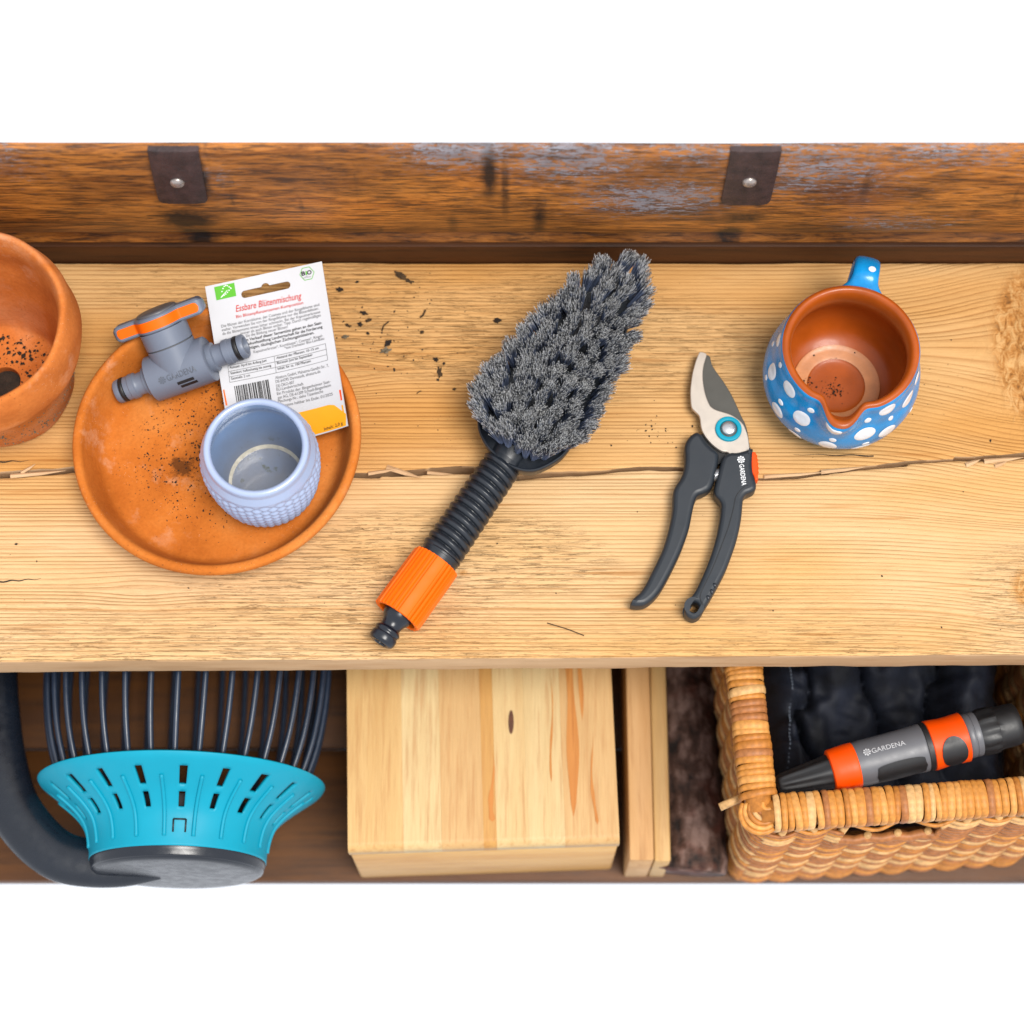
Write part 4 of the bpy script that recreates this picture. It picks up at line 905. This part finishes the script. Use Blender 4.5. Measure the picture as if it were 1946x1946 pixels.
for (a0, z0, r0) in spots[:-1]:
    V = []; nseg = 20; r00 = float(jug_o(np.array(a0), z0)); dz = .001; sl_ = (float(jug_o(np.array(a0), z0+dz))-float(jug_o(np.array(a0), z0-dz)))/(2*dz); cz = 1/math.sqrt(1+sl_*sl_)
    ecc = random.uniform(.9, 1.1)
    for rho in (0.001, .5, .85, 1.0):
        for j in range(nseg):
            q = 2*math.pi*j/nseg; rr_ = r0*rho*(1+.06*math.sin(2*q+a0*9)); A_ = a0+rr_*ecc*math.cos(q)/r00; Z_ = min(max(z0+rr_*math.sin(q)*cz/ecc, .0035), HM-.001)
            R2 = float(jug_o(np.array(A_), Z_))+(.00055 if rho < .95 else .0001); V.append((mc.x+R2*math.cos(A_), mc.y+R2*math.sin(A_), Z_+.0001))
    mk('painted_dot', V, grid_faces(4, nseg), M['mug_white'], jb)
mm = frame((mc.x+hx_*(k+.012)-hy_*-.004, mc.y+hy_*(k+.012)+hx_*.004, HM+.0044), (hx_*.25, hy_*.25, 1))
V, F = disc(lambda x, y: (x, y, 0), (0, 0), .0028, 14); mk('painted_dot', tf(mm, V), F, M['mug_white'], hnd)
def injug():
    w = random.random()
    if w < .6: q = P(1582, 742, .009); x, y = q.x+random.gauss(0, .004), q.y+random.gauss(0, .003)
    elif w < .8: q = P(1545, 728, .009); x, y = q.x+random.gauss(0, .004), q.y+random.gauss(0, .003)
    else: r = .032*math.sqrt(random.random()); t = random.random()*6.28; x, y = mc.x+r*math.cos(t), mc.y+r*math.sin(t)
    rr = math.hypot(x-mc.x, y-mc.y)
    return None if rr > .035 else (x, y, .0088 if rr < .02 else .0112)
specks('dirt_in_jug', mug, 130, injug, M['soil'], .0002, .0012)

# ------------------------------------------------------------------ things on the lower shelf
# fruit collector with wire cage
zc_ = -.157; al = R_(1.5)
cc0 = P(347, 1492, zc_); axf = Vector((0, -math.cos(al), math.sin(al)))      # towards the handle
scl = FPX/((cc0-CAM).dot(Vector((0, math.sin(TH), -math.cos(TH)))))
RB = 270/scl; RN = 166/scl
fc = thing('fruit_collector', 'dark wire cage fruit collector with turquoise slotted collar on the lower shelf', 'fruit collector', (cc0.x, cc0.y, ZSHELF+.0006))
MF = frame(cc0, axf, (1, 0, 0))
pf2 = spline([(RB, 0.), (RB*.975, .0040), (RB*.90, .0105), (RB*.81, .0180), (RB*.725, .026), (RB*.665, .0340), (RN*1.03, .042), (RN*1.0, .052), (RN*.99, .062)], 4)
na = 320; V = []; aa = np.linspace(0, 2*np.pi, na, endpoint=False)
for r, t in pf2: V.append(np.stack([r*np.cos(aa), r*np.sin(aa), np.full(na, t)], 1))
V = np.concatenate(V); F = []
# the y axis of MF: find the angle that faces up
up_ang = math.atan2(Vector(MF[:3, 1]).z, Vector(MF[:3, 0]).z)
for i in range(len(pf2)-1):
    t = (pf2[i][1]+pf2[i+1][1])/2
    for j in range(na):
        dlt = ((aa[j]+np.pi/na-up_ang)/R_(18.4)) % 1.0; dd = abs(dlt-.5)
        if dd < .10 and (.0085 < t < .0205 or .0232 < t < .0335): continue
        j2 = (j+1) % na; F.append((i*na+j, i*na+j2, (i+1)*na+j2, (i+1)*na+j))
col = mk('collar', tf(MF, V), F, M['turq'], fc, auto=50); s_ = col.modifiers.new('thickness', 'SOLIDIFY'); s_.thickness = .003; s_.offset = -1
for q in range(20):
    ang_ = up_ang+R_(18.0*q)
    d3 = Vector(MF[:3, 0])*math.cos(ang_)+Vector(MF[:3, 1])*math.sin(ang_)
    if d3.z < -.2: continue
    pts = []
    for r, t in pf2:
        if .013 < t < .055: pts.append(cc0+d3*(r+.0004)+axf*t)
    V, F = tube(pts, .0016, 6); mk('collar_rib', V, F, M['turq'], col)
ua = up_ang-.045; d3 = Vector(MF[:3, 0])*math.cos(ua)+Vector(MF[:3, 1])*math.sin(ua); tx = axf.cross(d3).normalized()
if tx.x < 0: tx = -tx
ca0 = Vector((cc0.x, cc0.y, cc0.z))+d3*(RN+.0030)+axf*.043
V, F = [], []
def nq(x, t):
    an_ = math.asin(max(-1, min(1, x/RN))); r = float(np.interp(t, pf2[:, 1], pf2[:, 0]))+.0005
    q = cc0+(Vector((0, 0, 1))*math.cos(al)+Vector((0, 1, 0))*math.sin(al))*(math.cos(an_)*r)+Vector((1, 0, 0))*math.sin(an_)*r+axf*t; return q
for seg in ([(.0065, .052), (.0065, .0425)], [(.0065, .0425), (.0155, .0425)], [(.0155, .0425), (.0155, .052)]):
    v, f = tube([nq(*s) for s in seg], .0007, 6); V, F = join((V, F), (v, f))
mk('stamped_mark', V, F, M['black'], col)
pn = rounded([(RN*.985, .060), (RN*.985, .063), (RN*.97, .066), (RN*.96, .0690), (RN*.945, .0694), (RN*.93, .0704), (RN*.88, .0718), (RN*.55, .0726), (.0001, .073)], it=2)
V, F = lathe(pn, 96); mk('neck_cap', tf(MF, V), F, M['dark_plastic'], fc, auto=50)
V, F = lathe([(RN*.86, .02), (RN*.87, .058), (RN*.85, .062)], 64); mk('inner_ring', tf(MF, V), F, M['black'], fc)
for q in range(34):
    ang_ = up_ang+2*math.pi*(q+.5)/34; d3 = Vector(MF[:3, 0])*math.cos(ang_)+Vector(MF[:3, 1])*math.sin(ang_)
    pts = []
    for t, r in spline([(.002, .84), (-.006, .87), (-.03, .935), (-.06, .98), (-.095, 1.0), (-.135, .985), (-.17, .92), (-.2, .78), (-.215, .55)], 3): pts.append(cc0+d3*(RB*r)+axf*t)
    V, F = tube(pts, .0024, 8); mk('cage_wire', V, F, M['wire'], fc)
V, F = lathe([(RB*.5, -.2175), (RB*.56, -.2145), (RB*.5, -.2115), (RB*.44, -.2145), (RB*.5, -.2175)], 48); mk('cage_end_ring', tf(MF, V), F, M['wire'], fc)
hpx = [(300, 1632), (235, 1642), (170, 1640), (112, 1626), (62, 1585), (22, 1525), (0, 1440), (-10, 1350), (-12, 1260), (-2, 1170), (40, 1090)]
pts = [tuple(P(x, y, -.165)) for x, y in hpx]; pts = spline(pts, 5)
V, F = tube(pts, [.017+.004*math.sin(math.pi*i/len(pts)) for i in range(len(pts))], 14, flat=.6); mk('loop_handle', V, F, M['dark_plastic'], fc)

# laminated pine box
ZT = -.150
b00, b10, b11, b01 = P(661, 1619, ZT), P(1178, 1602, ZT), P(1168, 1269, ZT), P(657, 1274, ZT)
bw = (b10-b00).length; ux = (b10-b00).normalized(); uy = Vector((-ux.y, ux.x, 0)); bl = .27
wb = thing('wooden_box', 'pale laminated pine box with resin streaks on the lower shelf', 'wooden box', (b00.x+bw/2*ux.x, b00.y+.1, ZSHELF+.0006))
def wbp(V): return [tuple(b00+ux*x+uy*y+Vector((0, 0, z))) for x, y, z in V]
fth = .020; cuts = [0, .205, .345, .50, .548, .665, .80, 1.0]; mats = ['lam0', 'lam1', 'lam2', 'lam3', 'lam4', 'lam1', 'lam2']
for i, (a0, a1) in enumerate(zip(cuts[:-1], cuts[1:])):
    pr_ = [(bl, -.018), (.0006, -.018), (.0004, -.008)]+[(.0075-.0073*math.cos(t_), -.0075+.0075*math.sin(t_)) for t_ in np.linspace(0, math.pi/2, 7)]+[(bl, 0.)]
    x0_, x1_ = a0*bw+(.00003 if i else 0), a1*bw-.00003; n_ = len(pr_)
    V = [(x, y, z) for x in (x0_, x1_) for y, z in pr_]; F = [(j, (j+1) % n_, n_+(j+1) % n_, n_+j) for j in range(n_)]+[tuple(reversed(range(n_))), tuple(range(n_, 2*n_))]
    mk('strip', wbp(V), F, M[mats[i]], wb, auto=40)
V, F = box(.0002, bw-.0002, .0005, fth, ZSHELF-ZT+.0008, -.0182, .003); mk('front_board', wbp(V), F, M['lam_face'], wb, auto=40)
for s in (0, 1):
    V, F = box(s*(bw-.018)+.0012*(1-s), s*(bw-.018)+.018-.0012*s, fth+.0004, bl-.002, ZSHELF-ZT+.0008, -.0182, .0015); mk('side_board', wbp(V), F, M['lam0'], wb, auto=40)
for (cx0, ya, yb, wm, pk_) in ((.835, .022, .27, .0075, .45), (.875, .10, .27, .0035, .6), (.790, .17, .27, .0032, .5), (.915, .015, .09, .0024, .4), (.538, .02, .075, .0042, .3), (.765, .05, .14, .0016, .5)):
    Vr = []
    for i in range(25):
        t = i/24; w_ = wm*.55*max(.03, math.sin(math.pi*min(1, t**pk_)))*(1+.25*math.sin(t*17+cx0*50)); xc = cx0*bw+.0018*math.sin(t*5+cx0*30)
        Vr += [(xc-w_, ya+(yb-ya)*t, .0004), (xc+w_, ya+(yb-ya)*t, .0004)]
    mk('resin_streak', wbp(Vr), [(2*i, 2*i+1, 2*i+3, 2*i+2) for i in range(24)], M['resin'], wb)
kq = b00+ux*(.615*bw)+uy*.100
V, F = disc(lambda x, y: (kq.x+x, kq.y+y, ZT+.0004), (0, 0), .0022, 12, .010); mk('dark_knot', V, F, plain('dark_knot', lin(90, 48, 22), .7, .3, 300, 500, .0002, 0), wb)

# batten and barky branch beside the box
q0, q1 = P(1196, 1640, -.20), P(1276, 1640, -.20)
bt = thing('batten', 'narrow pale wooden batten lying between the pine box and the branch', 'batten', ((q0.x+q1.x)/2, q0.y+.1, ZSHELF+.0006))
for nm, x0, x1, zt, mt in (('batten_wood', q0.x, q0.x+.0200, -.198, M['board']), ('batten_half', q0.x+.0206, q1.x, -.204, M['lam0'])):
    V, F = box(x0, x1, ysf+.004, ysf+.30, ZSHELF+.0008, zt, .002); mk(nm, V, F, mt, bt, auto=40)
lx = (P(1312, 1600, -.215)).x
nb = 60; pts = [(lx+.002*math.sin(i*.2), ysf+.003+i*.005, ZSHELF+.033+.001*math.sin(i*.33)) for i in range(nb)]
V, F = tube(pts, [.0315+.0012*math.sin(i*.9)+.0008*random.random() for i in range(nb)], 40)
V = [(v[0]+random.gauss(0, .0005), v[1], v[2]+random.gauss(0, .0005)) for v in V]
lg = mk('branch', V, F, M['bark'], None, base=(lx, ysf+.1, ZSHELF+.001)); tag(lg, 'thick branch with dark rough bark lying beside the wicker basket', 'branch')

# ------------------------------------------------------------------ wicker basket with nozzle and bag
ZK = -.072
kA = P(1444, 1547, ZK)                                   # front left corner (centre of the rim)
kdir = (P(1946, 1513, ZK)-P(1444, 1547, ZK)).normalized(); kn = Vector((-kdir.y, kdir.x, 0))
KW, KD = .247, .205; rb = .0135
bk = thing('wicker_basket', 'square honey brown wicker basket with a wrapped rim and hand hole', 'basket', (kA.x+.11, kA.y+.09, ZSHELF+.0006))
def kp(x, y, z): return kA+kdir*x+kn*y+Vector((0, 0, z))
def strand_mesh(w, rr, seed):
    r = random.Random(seed); V = []; nseg = 16; prof = [(-.5, -.0004), (-.40, .0006), (0, .0010), (.40, .0006), (.5, -.0004)]
    for (u, h) in prof:
        for j in range(nseg):
            a = 2*math.pi*j/nseg; ca, sa = math.cos(a), math.sin(a)
            ex, ez = math.copysign(abs(ca)**.75, ca)*(rr+h), math.copysign(abs(sa)**.75, sa)*(rr*.82+h)
            V.append((u*w, ex, ez))
    me = bpy.data.meshes.new('rim_strand'); me.from_pydata(V, [], grid_faces(5, nseg)); me.polygons.foreach_set('use_smooth', [True]*len(me.polygons)); return me
SM = []
for i in range(5):
    for mi_ in range(5):
        me = strand_mesh(.0049+.0004*i, rb, i); me.materials.append(M['cane%d' % mi_]); SM.append(me)
ko = ORG[bk.name]
def side(a, b):
    d = b-a; L = d.length; d.normalize(); s = .004
    while s < L-.002:
        w = random.uniform(.0040, .0064); p = a+d*s
        o = link(bpy.data.objects.new('rim_strand', SM[5*random.randrange(5)+random.choice((0, 0, 0, 1, 1, 1, 2, 3, 4))])); o.parent = bk; o.location = p-ko+Vector((0, 0, random.gauss(0, .0003)))
        o.rotation_euler = (random.gauss(0, .03), 0, math.atan2(d.y, d.x)+random.gauss(0, .05)); s_k = random.uniform(.98, 1.05); o.scale = (w/.0052, s_k, s_k); s += w
c0, c1, c2, c3 = kp(0, 0, 0), kp(KW, 0, 0), kp(KW, KD, 0), kp(0, KD, 0)
side(c0+kdir*.008, c1-kdir*.010); side(c0+kn*.010, c3-kn*.010); side(c1+kn*.010, c2-kn*.010); side(c3+kdir*.01, c2-kdir*.01)
V, F = join(*[tube([a, b], rb*.8, 10) for a, b in ((c0, c1), (c1, c2), (c2, c3), (c3, c0))]); mk('rim_core', V, F, M['cane2'], bk)
for cn_, dx_, dy_ in ((c0, 1, 1), (c1, -1, 1)):
    for i in range(6):
        rr = .0146-.0022*i
        cen = cn_+Vector((0, 0, .002+.0014*i))
        pts = [cen+kdir*(dx_*(-rr*math.cos(t)+.001*i))+kn*(dy_*(-rr*math.sin(t)+.001*i)) for t in np.linspace(-.6, 2.2, 16)]
        V, F = tube(pts, .0021, 8); mk('corner_strand', V, F, M['cane%d' % (i % 5)], bk)
# walls: stakes and weavers
HWALL = -ZSHELF+ZK; stk = .0235
def perim(s):
    # s along left wall (back to front), front wall, right wall; slight taper towards the foot handled by caller
    if s < KD: return (0., KD-s, (-1, 0))
    if s < KD+KW: return (s-KD, 0., (0, -1))
    return (KW, s-KD-KW, (1, 0))
SP = 2*KD+KW
rows_n = int((HWALL-.016)/.0045)
holes = (KD+.066, KD+.138)
for i in range(rows_n):
    z = -.017-i*.0045; tap = 1+.05*(i/rows_n); segs = [[]]; amp = .0038; off = .5*((-1)**i)
    for s in np.arange(0, SP, .0036):
        if 1 <= i < 10 and holes[0] < s < holes[1]:
            if segs[-1]: segs.append([])
            continue
        x, y, nn = perim(s); x += nn[0]*.002; y += nn[1]*.0115; w = amp*math.sin(math.pi*(s/stk+i)); cr = .004
        xx = x+nn[0]*w; yy_ = KD/2+(y-KD/2)*tap+nn[1]*w
        segs[-1].append(kp(xx, yy_, z+.0010*math.sin(s*37+i*1.7)+random.gauss(0, .0003)))
    for sg in segs:
        if len(sg) > 9:
            q_ = np.array([tuple(v) for v in sg]); w_ = np.array((1, 2, 3, 2, 1))/9; q2 = q_.copy()
            for c_ in range(2): q2[2:-2, c_] = np.convolve(q_[:, c_], w_, 'valid')
            sg = [tuple(v) for v in q2]
        if len(sg) > 3: V, F = tube(sg, random.uniform(.0016, .0022), 6); mk('weaver', V, F, M['cane%d' % random.choice((0, 2, 3, 4, 4))], bk)
s = stk/2
while s < SP:
    x, y, nn = perim(s); x += nn[0]*.002; y += nn[1]*.0115
    pts = [kp(x, KD/2+(y-KD/2)*(1+.05*t), -.010-t*(HWALL-.012)) for t in np.linspace(0, 1, 6)]
    if not (holes[0] < s < holes[1]):
        V, F = tube(pts, .0030, 7); mk('stake', V, F, M['cane3'], bk)
    else:
        V, F = tube(pts[1:], .0030, 7); mk('stake', V, F, M['cane3'], bk)
    s += stk
pts = [kp(x, -.0145+.0008*math.sin(x*300), -.056) for x in np.linspace(holes[0]-KD-.006, holes[1]-KD+.006, 20)]
V, F = tube(pts, .0042, 8); mk('hand_hole_edge', V, F, M['cane4'], bk)
V, F = box(0, 1, 0, 1, 0, 1); V = [tuple(kp(.004+v[0]*(KW-.008), .004+v[1]*(KD-.008), ZSHELF-ZK+.001+v[2]*.006)) for v in V]; mk('basket_floor', V, F, M['cane2'], bk, smooth=False)
sa, sb = P(1368, 1534, -.085), P(1418, 1512, -.083); V, F = tube([sa, (sa+sb)/2, sb+(sb-sa)*.3], .0032, 10); mk('cane_end', V, F, M['cane3'], bk, label='loose pale cane end poking out of the corner')
# folded dark bag in the basket
nx_, ny_ = 150, 110; U, W = np.meshgrid(np.linspace(.017, KW-.017, nx_), np.linspace(.017, KD-.017, ny_))
fold = np.abs(np.sin(U*58+1.6*np.sin(W*22)+.9*vnoise(U*40, W*30, 12)*2+.6+W*12))**.6*(.7+.5*vnoise(U*35, W*25, 15))
Zf = -.125+.050*fold*np.clip((W-.01)/.07, .15, 1)+.012*vnoise(U*60, W*45, 3)-.05*np.clip((.05-U)/.05, 0, 1)
Zf += .03*np.clip((W-.08)/.1, 0, 1)
Zf = np.minimum(Zf, -.012)
edge = np.minimum.reduce([U-.017, KW-.017-U, W-.017, KD-.017-W]); Zf -= .05*np.exp(-edge/.008)
V = [tuple(kp(u, w, z)) for u, w, z in zip(U.ravel(), W.ravel(), Zf.ravel())]
base_n = len(V); F = grid_faces(ny_, nx_, False)
bdl = list(range(nx_))+[(j+1)*nx_-1 for j in range(1, ny_)]+[(ny_-1)*nx_+i for i in range(nx_-2, -1, -1)]+[j*nx_ for j in range(ny_-2, 0, -1)]
for b in bdl: v = V[b]; V.append((v[0], v[1], ZSHELF+.008))
for i in range(len(bdl)): j = (i+1) % len(bdl); F.append((bdl[j], bdl[i], base_n+i, base_n+j))
F.append(tuple(base_n+i for i in range(len(bdl))))
bag = thing('fabric_bag', 'crumpled black and navy fabric bag stuffed into the wicker basket', 'bag', (kp(KW/2, KD/2, 0).x, kp(KW/2, KD/2, 0).y, ZSHELF+.008))
mk('folded_cloth', V, F, M['fabric'], bag, auto=80)
V, F = [], []
for i in range(46):
    u = .052+.0006*math.sin(i*.3)-.016*(1-i/46)**2; w = .035+i*.0032; z = float(Zf[np.argmin(np.abs(np.linspace(.017, KD-.017, ny_)-w)), np.argmin(np.abs(np.linspace(.017, KW-.017, nx_)-u))])+.0006
    v, f = tube([kp(u, w, z), kp(u+.0002, w+.0018, z)], .0005, 5); V, F = join((V, F), (v, f))
st_ = mk('seam_stitching', V, F, M['stitch'], bag); st_['kind'] = 'stuff'
# hose nozzle on top of the bag
zn = -.078
n0, n1 = P(1478, 1492, zn-.006), P(1935, 1374, zn+.004)
noz = thing('spray_nozzle', 'grey and black hose nozzle with orange rings lying on the bag in the basket', 'hose nozzle', ((n0.x+n1.x)/2, (n0.y+n1.y)/2, zn-.022))
nd = n1-n0; NL = nd.length; MN = frame(n0, nd, (0, 0, 1))
def npart(name, prof, mat, par=noz, n=56, rfn=None):
    V, F = lathe([(r, t*NL) for r, t in prof], n, rfn); return mk(name, tf(MN, V), F, mat, par, auto=45)
npart('black_tip', rounded([(.0001, .004), (.0060, .0), (.0072, .004), (.0080, .03), (.0125, .20), (.0135, .226)], it=1), M['black'], rfn=lambda a, r, z: r+.0004*np.sign(np.sin(a*9))*(r > .0075)*(r < .013))
npart('orange_ring', rounded([(.0120, .215), (.0160, .218), (.0166, .225), (.0178, .318), (.0172, .326), (.0150, .328)], it=1), M['redorange'])
gb = npart('grey_barrel', rounded([(.0150, .322), (.0176, .325), (.0176, .45), (.0180, .56), (.0186, .60), (.0180, .606), (.0150, .608)], it=1), M['grey_plastic2'])
npart('black_collar_ring', [(.0150, .602), (.0187, .606), (.0187, .626), (.0150, .63)], M['black'])
oc = npart('orange_collar', rounded([(.0150, .622), (.0192, .626), (.0194, .64), (.0182, .70), (.0192, .765), (.0190, .775), (.0150, .778)], it=1), M['redorange'])
npart('grey_coupling', rounded([(.0150, .776), (.0172, .778), (.0172, .80), (.0165, .804), (.0172, .806), (.0172, .83), (.0150, .832)], it=1), M['grey_plastic2'])
npart('black_coupling', rounded([(.0150, .826), (.0176, .83), (.0178, .90), (.0165, .905), (.0165, .99), (.0140, 1.0), (.0001, 1.0)], it=1), M['black'], rfn=lambda a, r, z: r+.0005*np.sign(np.sin(a*12))*(r > .0172))
cv = (CAM-(n0+n1)/2).normalized(); nx0 = nd.normalized(); nu_ = (cv-nx0*cv.dot(nx0)).normalized(); nv_ = nx0.cross(nu_)
if nv_.y < 0: nv_ = -nv_
def nfn(x0, a0, h=.0003):
    def f(x, y, z=0):
        t = x0+x; r = .0180+h+z+ (0.0006 if t/NL > .62 else 0); a_ = a0+y/.018; q = n0+nx0*t+nu_*(math.cos(a_)*r)+nv_*(math.sin(a_)*r); return (q.x, q.y, q.z)
    return f
f = nfn(.385*NL, R_(17)); text('white_lettering', 'GARDENA', M['print_pale'], gb, lambda x, y, z: f(x, y, z), size=.0054, width=.0262, bold=.004)
V, F = flower(lambda x, y: f(x, y), (-.0036, .0020), .0030); mk('white_flower_mark', V, F, M['print_pale'], gb, smooth=False)
f2 = nfn(0, 0, .0006)
V = []; sg = np.linspace(0, 1, 30)
def sup(t): return min(1, math.sin(math.pi*t)**.12) if 0 < t < 1 else 0
for t in sg:
    hgt = .0105*max(sup(t), .02)
    for q in np.linspace(-1, 1, 9): V.append(f2(NL*(.385+.205*t), -.0145+hgt*q*.9))
mk('black_grip_pad', V, grid_faces(30, 9, False), M['black'], gb)
f3 = nfn(0, 0, .0014); V = []
for t in sg:
    hgt = .0125*math.sqrt(max(1-(2*t-1)**2, .0004))
    for q in np.linspace(-1, 1, 9): V.append(f3(NL*(.652+.105*t), -.0100+hgt*q))
mk('black_slide', V, grid_faces(30, 9, False), M['black'], oc)

# ------------------------------------------------------------------ soil on the bench
CL = {(762, 525): 'longest dark flake of soil lying near the backboard', (732, 667): 'grey oval soil crumb touching a darker crumb on the bench', (836, 708): 'elongated brown soil crumb lying across the wood grain', (945, 609): 'lone dark soil crumb lying left of the bristles', (828, 684): 'round black soil pellet above the elongated crumb'}
def crumb(px, py, rx, ry, ang, mat, seed):
    p = P(px, py, .0003); bm = bmesh.new(); bmesh.ops.create_icosphere(bm, subdivisions=3, radius=1)
    r = random.Random(seed); ca, sa = math.cos(ang), math.sin(ang)
    for v in bm.verts:
        f = .82+.35*math.sin(v.co.x*5+seed)*math.sin(v.co.y*4+seed*2)+.2*math.sin(v.co.x*11+v.co.y*9+seed)+r.uniform(-.12, .12); x, y, z = v.co.x*rx*f, v.co.y*ry*f, (v.co.z+.6)*min(rx, ry)*.55*f
        v.co = Vector((ca*x-sa*y, sa*x+ca*y, max(z, 0)))
    me = bpy.data.meshes.new('soil_crumb'); bm.to_mesh(me); bm.free(); me.materials.append(mat)
    o = link(bpy.data.objects.new('soil_crumb', me)); o.location = p
    tag(o, 'crumb of dry soil lying on the bench between saucer and brush', 'soil crumb', 'soil crumbs on the bench')
    if (px, py) in CL: o['label'] = CL[(px, py)]
    return o
for i, (x, y, a_, b_, an_, mt) in enumerate([(762, 525, 15, 7, -.5, 'crumb'), (778, 535, 9, 4, -.5, 'crumb'), (646, 551, 8, 5, 0, 'soil'), (679, 536, 4, 3, 0, 'soil'), (691, 595, 9, 4, -.4, 'soil'), (700, 609, 7, 4, .5, 'crumb'), (684, 617, 5, 5, 0, 'soil'), (662, 619, 7, 3, -.5, 'crumb'), (699, 634, 4, 3, -.8, 'soil'), (738, 652, 9, 6, .6, 'soil'), (732, 667, 12, 6, .1, 'crumb_grey'), (945, 609, 9, 6, .2, 'soil'), (828, 684, 5, 5, 0, 'soil'), (836, 708, 5, 12, .1, 'crumb'), (802, 632, 4, 4, 0, 'crumb'), (844, 691, 3, 3, 0, 'soil'), (863, 740, 4, 3, 0, 'crumb'), (656, 640, 8, 4, .2, 'crumb_grey'), (832, 722, 3, 3, 0, 'soil')]):
    crumb(x, y, a_/2520, b_/2520, an_, M[mt], i)
def fibre(pts, w, lab):
    q = [P(x, y, .0009) for x, y in pts]; V, F = tube([tuple(v) for v in spline([tuple(v) for v in q], 5)], w, 5)
    o = mk('plant_fibre', V, F, M['crumb'], None, base=tuple(q[0])); tag(o, lab, 'plant fibre', 'plant fibres on the bench')
fibre([(726, 629), (729, 620), (735, 614), (739, 611)], .0006, 'curved brown plant fibre between the soil flakes beside the seed packet'); fibre([(798, 603), (803, 600), (807, 593), (808, 589)], .0008, 'short thick hooked plant fibre on the bench near the backboard'); fibre([(792, 748), (797, 744), (801, 743)], .0004, 'tiny bent plant fibre below the elongated soil crumb'); fibre([(1040, 1184), (1060, 1190), (1082, 1197), (1110, 1208)], .0004, 'long straight dark fibre near the front edge of the bench')
def ontable():
    w = random.random()
    if w < .5: x, y = random.gauss(740, 75), random.gauss(640, 70)
    elif w < .62: x, y = random.gauss(1240, 30), random.gauss(822, 14)
    elif w < .68: x, y = random.gauss(1760, 35), random.gauss(735, 50)
    else: x, y = random.uniform(5, 1940), random.uniform(505, 1240)
    if not (505 < y < 1240): return None
    p = P(x, y, 0)
    if math.hypot(p.x-sc.x, p.y-sc.y) < Rs-.018 or math.hypot(p.x-mc.x, p.y-mc.y) < .055 or math.hypot(p.x-pb.x, p.y-pb.y) < .06: return None
    return (p.x, p.y, .0003)
so = specks('soil_specks', None, 330, ontable, M['soil'], .00025, .0011, base=(0, .1, 0)); tag(so, 'scattered specks of dark soil on the pine bench top', 'soil')
for (x, y, r) in [(1735, 830, 4), (1414, 1076, 4), (1432, 1050, 2), (1213, 1130, 2)]:
    pass
flush()
print('objects', len(bpy.data.objects))
